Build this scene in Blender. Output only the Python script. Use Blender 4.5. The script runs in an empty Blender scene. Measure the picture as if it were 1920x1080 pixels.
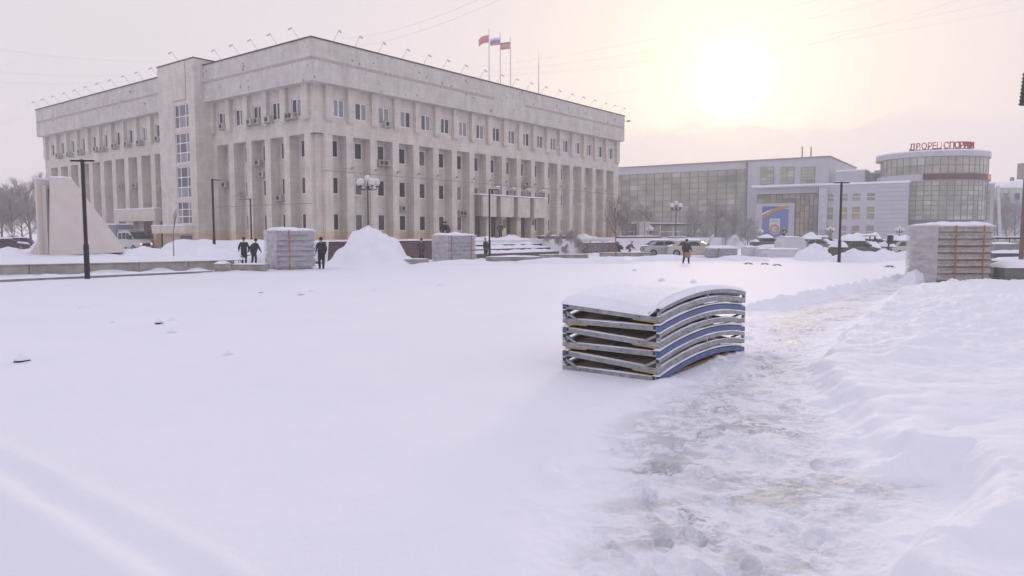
import bpy, math, random
import numpy as np
from mathutils import Vector, Matrix
R = math.radians
random.seed(7)
RNG = np.random.default_rng(11)
sc = bpy.context.scene
COL = sc.collection
# ------------------------------------------------------------------ camera
F, H = 1372.0, 2.0
PITCH = math.atan(103 / F)
cam = bpy.data.cameras.new('camera'); cam.sensor_width = 36; cam.lens = 36 * F / 1920
cam.clip_start = 0.05; cam.clip_end = 4000
camo = bpy.data.objects.new('camera', cam); COL.objects.link(camo)
camo.location = (0, 0, H); camo.rotation_euler = (math.pi / 2 - PITCH, 0, 0)
sc.camera = camo
# ------------------------------------------------------------------ sky
SUN = Vector((0.27626, 0.94154, 0.19284)).normalized()
EL = math.asin(SUN.z); AZ = math.atan2(SUN.x, SUN.y)
w = bpy.data.worlds.new('World'); sc.world = w; w.use_nodes = True
nt = w.node_tree; nt.nodes.clear()
def N(t, **k):
    n = nt.nodes.new(t)
    for a, b in k.items(): setattr(n, a, b)
    return n
def L(a, b): nt.links.new(a, b)
def mth(op, a, b=None, clamp=False):
    n = N('ShaderNodeMath', operation=op); n.use_clamp = clamp
    for i, q in enumerate((a, b)):
        if q is None: continue
        if isinstance(q, (int, float)): n.inputs[i].default_value = q
        else: L(q, n.inputs[i])
    return n.outputs[0]
def mixc(f, a, b, blend='MIX'):
    n = N('ShaderNodeMix', data_type='RGBA', blend_type=blend)
    for s, q in ((0, f), (6, a), (7, b)):
        if isinstance(q, (int, float)): n.inputs[s].default_value = q
        elif isinstance(q, tuple): n.inputs[s].default_value = (*q, 1)
        else: L(q, n.inputs[s])
    return n.outputs[2]
out = N('ShaderNodeOutputWorld'); bg = N('ShaderNodeBackground')
sky = N('ShaderNodeTexSky', sky_type='NISHITA'); sky.sun_disc = False
sky.sun_elevation = EL; sky.sun_rotation = AZ; sky.air_density = 1.3; sky.dust_density = 4.0; sky.ozone_density = 1.5
tc = N('ShaderNodeTexCoord')
nv = N('ShaderNodeVectorMath', operation='NORMALIZE'); L(tc.outputs['Generated'], nv.inputs[0])
sep = N('ShaderNodeSeparateXYZ'); L(nv.outputs[0], sep.inputs[0])
dt = N('ShaderNodeVectorMath', operation='DOT_PRODUCT'); L(nv.outputs[0], dt.inputs[0]); dt.inputs[1].default_value = SUN
ang = mth('MULTIPLY', mth('ARCCOSINE', mth('MINIMUM', dt.outputs['Value'], 1.0)), 180 / math.pi)
halo = mth('POWER', 2.718, mth('MULTIPLY', ang, -1 / 12.0))
glow = mth('POWER', 2.718, mth('MULTIPLY', mth('POWER', mth('DIVIDE', ang, 2.2), 2.0), -1.0))
# thin even high cloud over the whole sky, a lower bank near the horizon with a billowy edge
mp = N('ShaderNodeMapping'); mp.inputs['Scale'].default_value = (1, 1, 2.2); L(nv.outputs[0], mp.inputs[0])
nz = N('ShaderNodeTexNoise'); nz.inputs['Scale'].default_value = 7.5; nz.inputs['Detail'].default_value = 5; nz.inputs['Roughness'].default_value = .52
L(mp.outputs[0], nz.inputs['Vector'])
nz2 = N('ShaderNodeTexNoise'); nz2.inputs['Scale'].default_value = 2.3; nz2.inputs['Detail'].default_value = 4
L(mp.outputs[0], nz2.inputs['Vector'])
elev = mth('MULTIPLY', mth('ARCSINE', sep.outputs['Z']), 180 / math.pi)
edge = mth('ADD', mth('MULTIPLY', mth('SUBTRACT', nz.outputs[0], .5), 7.5), 8.3)
bank = N('ShaderNodeMapRange', interpolation_type='SMOOTHSTEP')
L(mth('SUBTRACT', elev, edge), bank.inputs['Value'])
bank.inputs['From Min'].default_value = -1.0; bank.inputs['From Max'].default_value = .2
bank.inputs['To Min'].default_value = 1; bank.inputs['To Max'].default_value = 0
veil = mixc(mth('MULTIPLY', nz2.outputs[0], .35), (.80, .74, .80), (.86, .795, .82))
zen = N('ShaderNodeMapRange', interpolation_type='SMOOTHSTEP'); L(elev, zen.inputs['Value']); zen.inputs['From Min'].default_value = 14; zen.inputs['From Max'].default_value = 65
veil = mixc(zen.outputs[0], veil, (.755, .75, .885))
veil = mixc(mth('MULTIPLY', halo, .9, True), veil, (.99, .845, .64))
skyc = N('ShaderNodeVectorMath', operation='SCALE'); L(sky.outputs[0], skyc.inputs[0]); skyc.inputs['Scale'].default_value = .05
c1 = mixc(.88, skyc.outputs[0], veil)
bankc = mixc(mth('MULTIPLY', halo, .75, True), (.76, .70, .745), (.93, .80, .71))
bankf = mth('MULTIPLY', bank.outputs[0], .6)
c2 = mixc(bankf, c1, bankc)
soft = mth('MULTIPLY', mth('POWER', 2.718, mth('MULTIPLY', ang, -1 / 3.0)), .68)
gl = mth('MULTIPLY', mth('ADD', mth('MULTIPLY', glow, .6), soft), mth('SUBTRACT', 1.0, mth('MULTIPLY', bank.outputs[0], .8)))
gl = mth('ADD', gl, mth('MULTIPLY', halo, .05))
c3 = mixc(1.0, c2, mixc(1.0, (1.0, .86, .58), gl, 'MULTIPLY'), 'ADD')
WORLD_STRENGTH = 1.0
L(c3, bg.inputs[0]); bg.inputs[1].default_value = WORLD_STRENGTH
L(bg.outputs[0], out.inputs[0])
# ------------------------------------------------------------------ sun through thin cloud
sl = bpy.data.lights.new('sun', 'SUN'); sl.energy = 1.0; sl.angle = R(10); sl.color = (1.0, .80, .58)
so = bpy.data.objects.new('sun', sl); COL.objects.link(so)
so.rotation_euler = (-SUN).to_track_quat('-Z', 'Y').to_euler()
# ------------------------------------------------------------------ exposure
sc.view_settings.view_transform = 'Standard'; sc.view_settings.look = 'None'
sc.view_settings.exposure = 0.15; sc.view_settings.gamma = 1; sc.view_settings.use_curve_mapping = False
sc.cycles.use_denoising = True; sc.cycles.volume_bounces = 1; sc.cycles.max_bounces = 6
sc.cycles.diffuse_bounces = 3; sc.cycles.glossy_bounces = 2; sc.cycles.transparent_max_bounces = 8

# ================================================================== helpers
CP, SP = math.cos(PITCH), math.sin(PITCH)
def ray(px, py):
    x = (px - 960) / F; y = (540 - py) / F
    return Vector((x, CP + SP * y, -SP + CP * y))
def gp(px, py, z=0.0):            # the point of a level z seen at a photograph pixel
    d = ray(px, py); return Vector((0, 0, H)) + d * ((z - H) / d.z)
def at(px, py, Y):                # the point at a distance Y in front of the camera
    d = ray(px, py); return Vector((0, 0, H)) + d * (Y / d.y)
def proj(p):
    d = Vector(p) - Vector((0, 0, H)); fw = d.y * CP - d.z * SP; up = d.y * SP + d.z * CP
    return 960 + F * d.x / fw, 540 - F * up / fw

def tag(o, label=None, cat=None, group=None, kind=None):
    if label: o['label'] = label
    if cat: o['category'] = cat
    if group: o['group'] = group
    if kind: o['kind'] = kind
    return o
def empty(name, loc, rz=0, label=None, cat=None, group=None):
    o = bpy.data.objects.new(name, None); COL.objects.link(o); o.empty_display_size = .2
    o.location = loc; o.rotation_euler = (0, 0, rz)
    return tag(o, label, cat, group)
def inst(name, me, parent=None, loc=(0, 0, 0), rz=0, rot=None, scale=None):
    o = bpy.data.objects.new(name, me); COL.objects.link(o)
    o.parent = parent; o.location = loc; o.rotation_euler = rot or (0, 0, rz)
    if scale: o.scale = scale
    return o
class MB:
    def __init__(s): s.v = []; s.f = []
    def box(s, x0, x1, y0, y1, z0, z1, M=None, taper=0):
        b = len(s.v); t = taper
        P = [(x0, y0, z0), (x1, y0, z0), (x1, y1, z0), (x0, y1, z0), (x0 + t, y0 + t, z1), (x1 - t, y0 + t, z1), (x1 - t, y1 - t, z1), (x0 + t, y1 - t, z1)]
        if M is not None: P = [tuple(M @ Vector(p)) for p in P]
        s.v += P
        s.f += [(b, b+3, b+2, b+1), (b+4, b+5, b+6, b+7), (b, b+1, b+5, b+4), (b+1, b+2, b+6, b+5), (b+2, b+3, b+7, b+6), (b+3, b, b+4, b+7)]
        return s
    def quad(s, *P):
        b = len(s.v); s.v += [tuple(p) for p in P]; s.f.append(tuple(range(b, b + len(P)))); return s
    def bar(s, p, q, r, r2=None, n=6, cap=True):
        p = Vector(p); q = Vector(q); r2 = r if r2 is None else r2
        d = (q - p)
        if d.length < 1e-6: return s
        d.normalize(); a = d.orthogonal().normalized(); c = d.cross(a); b = len(s.v)
        for (o, rr) in ((p, r), (q, r2)):
            for i in range(n):
                t = 2 * math.pi * i / n; s.v.append(tuple(o + (a * math.cos(t) + c * math.sin(t)) * rr))
        for i in range(n): s.f.append((b+i, b+(i+1) % n, b+n+(i+1) % n, b+n+i))
        if cap: s.f.append(tuple(b+i for i in reversed(range(n)))); s.f.append(tuple(b+n+i for i in range(n)))
        return s
    def beam(s, p, q, wd, ht):     # rectangular section bar between two points
        p = Vector(p); q = Vector(q); d = (q - p).normalized()
        a = d.cross(Vector((0, 0, 1)))
        if a.length < 1e-4: a = Vector((1, 0, 0))
        a.normalize(); c = a.cross(d); b = len(s.v)
        for o in (p, q):
            for (i, j) in ((-1, -1), (1, -1), (1, 1), (-1, 1)): s.v.append(tuple(o + a * (i * wd / 2) + c * (j * ht / 2)))
        s.f += [(b, b+1, b+2, b+3), (b+7, b+6, b+5, b+4)]
        for i in range(4): s.f.append((b+i, b+4+i, b+4+(i+1) % 4, b+(i+1) % 4))
        return s
    def lathe(s, prof, n=14, c=(0, 0, 0)):
        b = len(s.v); m = len(prof)
        for (r, z) in prof:
            for i in range(n):
                t = 2 * math.pi * i / n; s.v.append((c[0] + r * math.cos(t), c[1] + r * math.sin(t), c[2] + z))
        for k in range(m - 1):
            for i in range(n):
                s.f.append((b+k*n+i, b+k*n+(i+1) % n, b+(k+1)*n+(i+1) % n, b+(k+1)*n+i))
        s.f.append(tuple(b+i for i in reversed(range(n)))); s.f.append(tuple(b+(m-1)*n+i for i in range(n)))
        return s
    def prism(s, poly, y0, y1, M=None):   # polygon in xz, thick along y
        b = len(s.v); n = len(poly)
        P = [(x, y0, z) for x, z in poly] + [(x, y1, z) for x, z in poly]
        if M is not None: P = [tuple(M @ Vector(p)) for p in P]
        s.v += P
        s.f.append(tuple(range(b, b+n))); s.f.append(tuple(reversed(range(b+n, b+2*n))))
        for i in range(n): s.f.append((b+i, b+n+i, b+n+(i+1) % n, b+(i+1) % n))
        return s
    def mesh(s, name, mat, smooth=False, off=None):
        me = bpy.data.meshes.new(name)
        v = s.v if off is None else [(x-off[0], y-off[1], z-off[2]) for x, y, z in s.v]
        me.from_pydata(v, [], s.f); me.materials.append(mat)
        if smooth: me.polygons.foreach_set('use_smooth', [True] * len(me.polygons))
        me.validate(); me.update()
        return me
    def build(s, name, mat, parent=None, smooth=False, world=False, bevel=0, loc=(0, 0, 0)):
        off = parent.location if (world and parent) else None
        o = inst(name, s.mesh(name, mat, smooth, off), parent, loc)
        if bevel:
            m = o.modifiers.new('bevel', 'BEVEL'); m.width = bevel; m.segments = 2; m.limit_method = 'ANGLE'
        return o

# ------------------------------------------------------------------ materials
def NT(name):
    m = bpy.data.materials.new(name); m.use_nodes = True; t = m.node_tree
    return m, t, t.nodes['Principled BSDF']
def mat(name, col, rough=.8, var=.12, scale=1.5, bump=0, bscale=25, metal=0, spec=.3, alpha=1, emit=None, dirt=None):
    m, t, b = NT(name)
    g = t.nodes.new('ShaderNodeNewGeometry')
    n = t.nodes.new('ShaderNodeTexNoise'); n.inputs['Scale'].default_value = scale; n.inputs['Detail'].default_value = 6
    t.links.new(g.outputs['Position'], n.inputs['Vector'])
    r = t.nodes.new('ShaderNodeValToRGB'); r.color_ramp.elements[0].position = .3; r.color_ramp.elements[1].position = .7
    lo = tuple(max(0, c * (1 - var)) for c in col); hi = tuple(min(1, c * (1 + var)) for c in col)
    if dirt: lo = dirt
    r.color_ramp.elements[0].color = (*lo, 1); r.color_ramp.elements[1].color = (*hi, 1)
    t.links.new(n.outputs[0], r.inputs[0]); t.links.new(r.outputs[0], b.inputs['Base Color'])
    b.inputs['Roughness'].default_value = rough; b.inputs['Metallic'].default_value = metal
    b.inputs['Specular IOR Level'].default_value = spec; b.inputs['Alpha'].default_value = alpha
    if bump:
        n2 = t.nodes.new('ShaderNodeTexNoise'); n2.inputs['Scale'].default_value = bscale; n2.inputs['Detail'].default_value = 5
        t.links.new(g.outputs['Position'], n2.inputs['Vector'])
        bp = t.nodes.new('ShaderNodeBump'); bp.inputs['Strength'].default_value = bump; bp.inputs['Distance'].default_value = .05
        t.links.new(n2.outputs[0], bp.inputs['Height']); t.links.new(bp.outputs[0], b.inputs['Normal'])
    if emit:
        b.inputs['Emission Color'].default_value = (*emit[0], 1); b.inputs['Emission Strength'].default_value = emit[1]
    return m
UX, UY = 0.61639, 0.78744      # along the office front; the office side runs along (-UY, UX)
def stone_mat(name, c1, c2, cm, spots=True, plinth=True):
    m, t, b = NT(name)
    def n_(ty, **k):
        n = t.nodes.new(ty)
        for a, q in k.items(): setattr(n, a, q)
        return n
    lk = t.links.new
    g = n_('ShaderNodeNewGeometry')
    d = n_('ShaderNodeVectorMath', operation='DOT_PRODUCT'); lk(g.outputs['Position'], d.inputs[0]); d.inputs[1].default_value = (UX - UY, UY + UX, 0)
    s = n_('ShaderNodeSeparateXYZ'); lk(g.outputs['Position'], s.inputs[0])
    cb = n_('ShaderNodeCombineXYZ'); lk(d.outputs['Value'], cb.inputs[0]); lk(s.outputs['Z'], cb.inputs[1])
    br = n_('ShaderNodeTexBrick'); lk(cb.outputs[0], br.inputs['Vector'])
    br.inputs['Color1'].default_value = (*c1, 1); br.inputs['Color2'].default_value = (*c2, 1); br.inputs['Mortar'].default_value = (*cm, 1)
    br.inputs['Scale'].default_value = 1; br.inputs['Brick Width'].default_value = .9; br.inputs['Row Height'].default_value = .45; br.inputs['Mortar Size'].default_value = .012
    no = n_('ShaderNodeTexNoise'); no.inputs['Scale'].default_value = .9; no.inputs['Detail'].default_value = 9; no.inputs['Roughness'].default_value = .65
    mp = n_('ShaderNodeMapping'); mp.inputs['Scale'].default_value = (1, 1, .6); lk(g.outputs['Position'], mp.inputs[0]); lk(mp.outputs[0], no.inputs['Vector'])
    rr = n_('ShaderNodeValToRGB'); rr.color_ramp.elements[0].position = .32; rr.color_ramp.elements[1].position = .68
    rr.color_ramp.elements[0].color = (.82, .80, .79, 1); rr.color_ramp.elements[1].color = (1.05, 1.04, 1.03, 1); lk(no.outputs[0], rr.inputs[0])
    mx = n_('ShaderNodeMix', data_type='RGBA', blend_type='MULTIPLY'); mx.inputs[0].default_value = 1
    lk(br.outputs[0], mx.inputs[6]); lk(rr.outputs[0], mx.inputs[7]); col = mx.outputs[2]
    # rain streaks running down
    n3 = n_('ShaderNodeTexNoise'); n3.inputs['Scale'].default_value = 1; n3.inputs['Detail'].default_value = 6
    cb3 = n_('ShaderNodeCombineXYZ'); m3 = n_('ShaderNodeMath', operation='MULTIPLY'); m3.inputs[1].default_value = 2.2; lk(d.outputs['Value'], m3.inputs[0]); lk(m3.outputs[0], cb3.inputs[0])
    m4 = n_('ShaderNodeMath', operation='MULTIPLY'); m4.inputs[1].default_value = .16; lk(s.outputs['Z'], m4.inputs[0]); lk(m4.outputs[0], cb3.inputs[1]); lk(cb3.outputs[0], n3.inputs['Vector'])
    r3 = n_('ShaderNodeValToRGB'); r3.color_ramp.elements[0].position = .36; r3.color_ramp.elements[1].position = .56
    r3.color_ramp.elements[0].color = (.94, .93, .92, 1); r3.color_ramp.elements[1].color = (1, 1, 1, 1); lk(n3.outputs[0], r3.inputs[0])
    mx2 = n_('ShaderNodeMix', data_type='RGBA', blend_type='MULTIPLY'); mx2.inputs[0].default_value = 1; lk(col, mx2.inputs[6]); lk(r3.outputs[0], mx2.inputs[7]); col = mx2.outputs[2]
    if spots:   # slabs that have lost their face
        vo = n_('ShaderNodeTexNoise'); vo.inputs['Scale'].default_value = 2.1; vo.inputs['Detail'].default_value = 3; vo.inputs['Roughness'].default_value = .5; lk(g.outputs['Position'], vo.inputs['Vector'])
        r4 = n_('ShaderNodeValToRGB'); r4.color_ramp.elements[0].position = .675; r4.color_ramp.elements[1].position = .70
        r4.color_ramp.elements[0].color = (1, 1, 1, 1); r4.color_ramp.elements[1].color = (.36, .34, .35, 1); lk(vo.outputs[0], r4.inputs[0])
        mx3 = n_('ShaderNodeMix', data_type='RGBA', blend_type='MULTIPLY'); mx3.inputs[0].default_value = 1; lk(col, mx3.inputs[6]); lk(r4.outputs[0], mx3.inputs[7]); col = mx3.outputs[2]
    if plinth:  # warmer stone course at the foot
        mr = n_('ShaderNodeMapRange'); lk(s.outputs['Z'], mr.inputs['Value']); mr.inputs['From Min'].default_value = 2.05; mr.inputs['From Max'].default_value = 2.25; mr.inputs['To Min'].default_value = 1; mr.inputs['To Max'].default_value = 0
        mx4 = n_('ShaderNodeMix', data_type='RGBA', blend_type='MULTIPLY'); lk(mr.outputs[0], mx4.inputs[0]); lk(col, mx4.inputs[6]); mx4.inputs[7].default_value = (1.0, .88, .74, 1); col = mx4.outputs[2]
    lk(col, b.inputs['Base Color']); b.inputs['Roughness'].default_value = .85; b.inputs['Specular IOR Level'].default_value = .2
    bp = n_('ShaderNodeBump'); bp.inputs['Strength'].default_value = .5; bp.inputs['Distance'].default_value = .02; lk(no.outputs[0], bp.inputs['Height']); lk(bp.outputs[0], b.inputs['Normal'])
    return m
M_stone = stone_mat('travertine', (.68, .645, .59), (.735, .70, .645), (.60, .565, .515), spots=False)
M_fascia = stone_mat('fascia_stone', (.62, .605, .58), (.675, .655, .625), (.565, .55, .525), plinth=False)
M_stripe = mat('stripe_stone', (.46, .39, .375), .85, .2, 4)
M_coping = mat('coping_metal', (.13, .075, .075), .6)
M_soffit = mat('soffit', (.30, .29, .30), .9)
M_wframe = mat('window_frame_white', (.84, .83, .84), .5, .05)
M_glass = [mat('glass_dark', (.035, .04, .05), .08, .4, .5, spec=.5), mat('glass_curtain', (.16, .165, .175), .18, .2, 2, spec=.5),
           mat('glass_blind', (.27, .285, .31), .25, .12, 3, spec=.5), mat('glass_mid', (.085, .09, .10), .1, .3, .8, spec=.5)]
M_acw = mat('ac_white', (.42, .40, .37), .5); M_dark = mat('dark_fan', (.05, .05, .055), .6)
M_snow = mat('snow_plain', (.865, .87, .955), .75, .03, 1.2, bump=.5, bscale=9, spec=.2)
M_black = mat('black_paint', (.012, .012, .018), .45, .2)
M_iron = mat('dark_iron', (.035, .028, .03), .55)
M_globe = mat('globe_glass', (.72, .68, .64), .3, .05)
M_conc = mat('concrete', (.33, .31, .285), .9, .22, 1.6, bump=.3, bscale=12, dirt=(.22, .205, .19))
M_concd = mat('concrete_dark', (.17, .17, .165), .9, .2, 2, bump=.3, bscale=14)
M_granite = mat('brown_granite', (.135, .09, .085), .6, .2, 5)
M_monum = mat('monument_plaster', (.66, .60, .56), .85, .05, 1.2, bump=.15, bscale=8)
M_galv = mat('galvanised_steel', (.30, .315, .325), .45, .22, 9, metal=.35, spec=.4, bump=.08, bscale=60, dirt=(.21, .225, .235))
M_blue = mat('blue_plastic', (.11, .145, .29), .55, .15, 6, dirt=(.085, .115, .24))
M_yellow = mat('yellow_plastic', (.46, .31, .12), .5, .1)
M_ply = mat('panel_back', (.46, .40, .33), .75, .2, 2.2, bump=.1, bscale=30)
M_wood = mat('pallet_wood', (.24, .175, .11), .85, .25, 7)
M_metalg = mat('grey_cladding', (.50, .505, .545), .5, .06, .6, metal=.1)
M_metald = mat('grey_cladding_dark', (.25, .255, .28), .5, .08, .6)
M_mull = mat('mullion', (.22, .22, .23), .5)
M_red = mat('sign_red', (.42, .03, .05), .45, .05); M_darkred = mat('led_strip', (.10, .045, .045), .4)
M_ledred = mat('led_lit', (.6, .06, .05), .4, emit=((1, .08, .05), .5))
def pane_mat(name, col, refl_col=None):
    m, t, b = NT(name)
    g = t.nodes.new('ShaderNodeNewGeometry'); n = t.nodes.new('ShaderNodeTexNoise'); n.inputs['Scale'].default_value = .35; n.inputs['Detail'].default_value = 4
    t.links.new(g.outputs['Position'], n.inputs['Vector'])
    r = t.nodes.new('ShaderNodeValToRGB'); r.color_ramp.elements[0].position = .35; r.color_ramp.elements[1].position = .65
    r.color_ramp.elements[0].color = (*[c * .78 for c in col], 1); r.color_ramp.elements[1].color = (*[c * 1.15 for c in col], 1)  # reflected sky put into the pane colour as soft lighter and darker blotches
    t.links.new(n.outputs[0], r.inputs[0]); t.links.new(r.outputs[0], b.inputs['Base Color'])
    b.inputs['Roughness'].default_value = .12; b.inputs['Specular IOR Level'].default_value = .7
    n2 = t.nodes.new('ShaderNodeTexNoise'); n2.inputs['Scale'].default_value = .9; t.links.new(g.outputs['Position'], n2.inputs['Vector'])
    bp = t.nodes.new('ShaderNodeBump'); bp.inputs['Strength'].default_value = .25; bp.inputs['Distance'].default_value = .06
    t.links.new(n2.outputs[0], bp.inputs['Height']); t.links.new(bp.outputs[0], b.inputs['Normal'])
    return m
M_pane = [pane_mat('pane_a', (.33, .345, .29)), pane_mat('pane_b', (.35, .35, .29)), pane_mat('pane_c', (.375, .355, .28)), pane_mat('pane_d', (.45, .45, .41)), pane_mat('pane_e', (.25, .26, .235))]
def bark_mat(name, col, frost, amt):
    m, t, b = NT(name)
    g = t.nodes.new('ShaderNodeNewGeometry'); s = t.nodes.new('ShaderNodeSeparateXYZ'); t.links.new(g.outputs['Normal'], s.inputs[0])
    mr = t.nodes.new('ShaderNodeMapRange'); t.links.new(s.outputs['Z'], mr.inputs['Value']); mr.inputs['From Min'].default_value = .15; mr.inputs['From Max'].default_value = .65
    mr.inputs['To Min'].default_value = amt * .35; mr.inputs['To Max'].default_value = amt
    mx = t.nodes.new('ShaderNodeMix'); mx.data_type = 'RGBA'; t.links.new(mr.outputs[0], mx.inputs[0]); mx.inputs[6].default_value = (*col, 1); mx.inputs[7].default_value = (*frost, 1)
    t.links.new(mx.outputs[2], b.inputs['Base Color']); b.inputs['Roughness'].default_value = .9; b.inputs['Specular IOR Level'].default_value = .1
    return m
M_bark = bark_mat('bark', (.10, .08, .07), (.6, .59, .6), .5); M_twig = bark_mat('frosted_twigs', (.20, .175, .17), (.66, .64, .66), .8)
M_barkb = bark_mat('bare_bark', (.13, .095, .075), (.5, .48, .48), .25)

# ================================================================== terrain
def vnoise(x, y, seed=0):
    xi = np.floor(x).astype(np.int64); yi = np.floor(y).astype(np.int64); fx = x - xi; fy = y - yi
    def hsh(a, b):
        n = (a * 374761393 + b * 668265263 + seed * 1442695041) & 0xffffffff
        n = ((n ^ (n >> 13)) * 1274126177) & 0xffffffff
        return ((n ^ (n >> 16)) & 0xffff) / 65535.0
    sx = fx * fx * (3 - 2 * fx); sy = fy * fy * (3 - 2 * fy)
    a = hsh(xi, yi) * (1 - sx) + hsh(xi + 1, yi) * sx; b = hsh(xi, yi + 1) * (1 - sx) + hsh(xi + 1, yi + 1) * sx
    return (a * (1 - sy) + b * sy) * 2 - 1
def fbm(x, y, o=4, seed=0, g=.5):
    s = 0; a = 1.0; q = 1.0
    for i in range(o): s = s + a * vnoise(x * q + 17.3 * i, y * q - 9.1 * i, seed + i); a *= g; q *= 2.03
    return s
def sstep(a, b, x):
    t = np.clip((x - a) / (b - a), 0, 1); return t * t * (3 - 2 * t)
def poly_g(pts): return np.array([tuple(gp(*p))[:2] for p in pts])
PATH = poly_g([(1712, 522), (1640, 531), (1560, 549), (1480, 566), (1415, 588), (1405, 640), (1330, 695), (1250, 728), (1190, 738), (1120, 790), (1078, 850), (1055, 930), (1022, 1000), (985, 1080), (930, 1250),
               (1750, 1260), (1650, 1090), (1725, 1015), (1810, 935), (1760, 893), (1665, 872), (1600, 812), (1580, 775), (1525, 724), (1512, 692), (1560, 652), (1580, 622), (1625, 600), (1665, 562), (1716, 540)])
def sdf(poly, x, y):
    d2 = np.full(x.shape, 1e18); ins = np.zeros(x.shape, bool); n = len(poly)
    for i in range(n):
        ax, ay = poly[i]; bx, by = poly[(i + 1) % n]
        ex, ey = bx - ax, by - ay; t = np.clip(((x - ax) * ex + (y - ay) * ey) / (ex * ex + ey * ey), 0, 1)
        d2 = np.minimum(d2, (x - ax - t * ex) ** 2 + (y - ay - t * ey) ** 2)
        c = ((ay > y) != (by > y)) & (x < (bx - ax) * (y - ay) / (by - ay + 1e-12) + ax); ins ^= c
    d = np.sqrt(d2); return np.where(ins, -d, d)
def seg(x, y, p, q):
    ex, ey = q[0] - p[0], q[1] - p[1]; l = math.hypot(ex, ey)
    return ((x - p[0]) * ex + (y - p[1]) * ey) / l, ((x - p[0]) * -ey + (y - p[1]) * ex) / l, l
W0 = gp(-60, 521); W1 = gp(440, 507)                    # the low garden wall on the left
RA, RB = gp(1400, 580), gp(1712, 516)                     # ridge of snow along the plaza's right border
TA0, TA1 = gp(-30, 824), gp(460, 1092); TB0, TB1 = gp(-30, 906), gp(260, 1096)
RIGHT = poly_g([(1716, 540), (1665, 562), (1625, 600), (1580, 622), (1560, 652), (1512, 692), (1525, 724), (1580, 775), (1600, 812), (1665, 872), (1760, 893), (1810, 935), (1725, 1015), (1650, 1090), (1750, 1260), (3800, 1400), (3800, 560), (2300, 528)])
FOOT = []
_r = random.Random(4)
_c = [gp(*p) for p in ((1330, 1120), (1290, 960), (1300, 830), (1370, 740), (1460, 660), (1560, 590))]
for _k in range(150):
    _t = _r.random() ** .8 * (len(_c) - 1.001); _i = int(_t); _p = _c[_i].lerp(_c[_i + 1], _t - _i); _d = (_c[_i + 1] - _c[_i]).to_2d().normalized()
    _o = _r.gauss(0, .55); _a = math.atan2(_d.y, _d.x) + _r.gauss(0, .3)
    FOOT.append((_p.x - _d.y * _o, _p.y + _d.x * _o, math.cos(_a), math.sin(_a), _r.uniform(.6, 1.2)))
FOOT = [f_ for f_ in FOOT if float(sdf(PATH, np.array([f_[0]]), np.array([f_[1]]))[0]) < -.3]
def footprints(x, y):
    h = np.zeros_like(x); near = (np.hypot(x, y) < 17) & (x > -1) & (x < 11)
    if not near.any(): return h
    X, Y = x[near], y[near]; acc = np.zeros_like(X)
    for fx, fy, c, s_, w_ in FOOT:
        m = (np.abs(X - fx) < .3) & (np.abs(Y - fy) < .3)
        if not m.any(): continue
        a = (X[m] - fx) * c + (Y[m] - fy) * s_; b = -(X[m] - fx) * s_ + (Y[m] - fy) * c
        wd = .05 + .012 * np.cos(a / .14 * 1.5); r = np.sqrt((a / .145) ** 2 + (b / wd) ** 2)
        acc[m] += w_ * (-.026 * sstep(1.12, .82, r) + .010 * np.exp(-((r - 1.25) / .2) ** 2))
    h[near] = acc; return h
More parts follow.
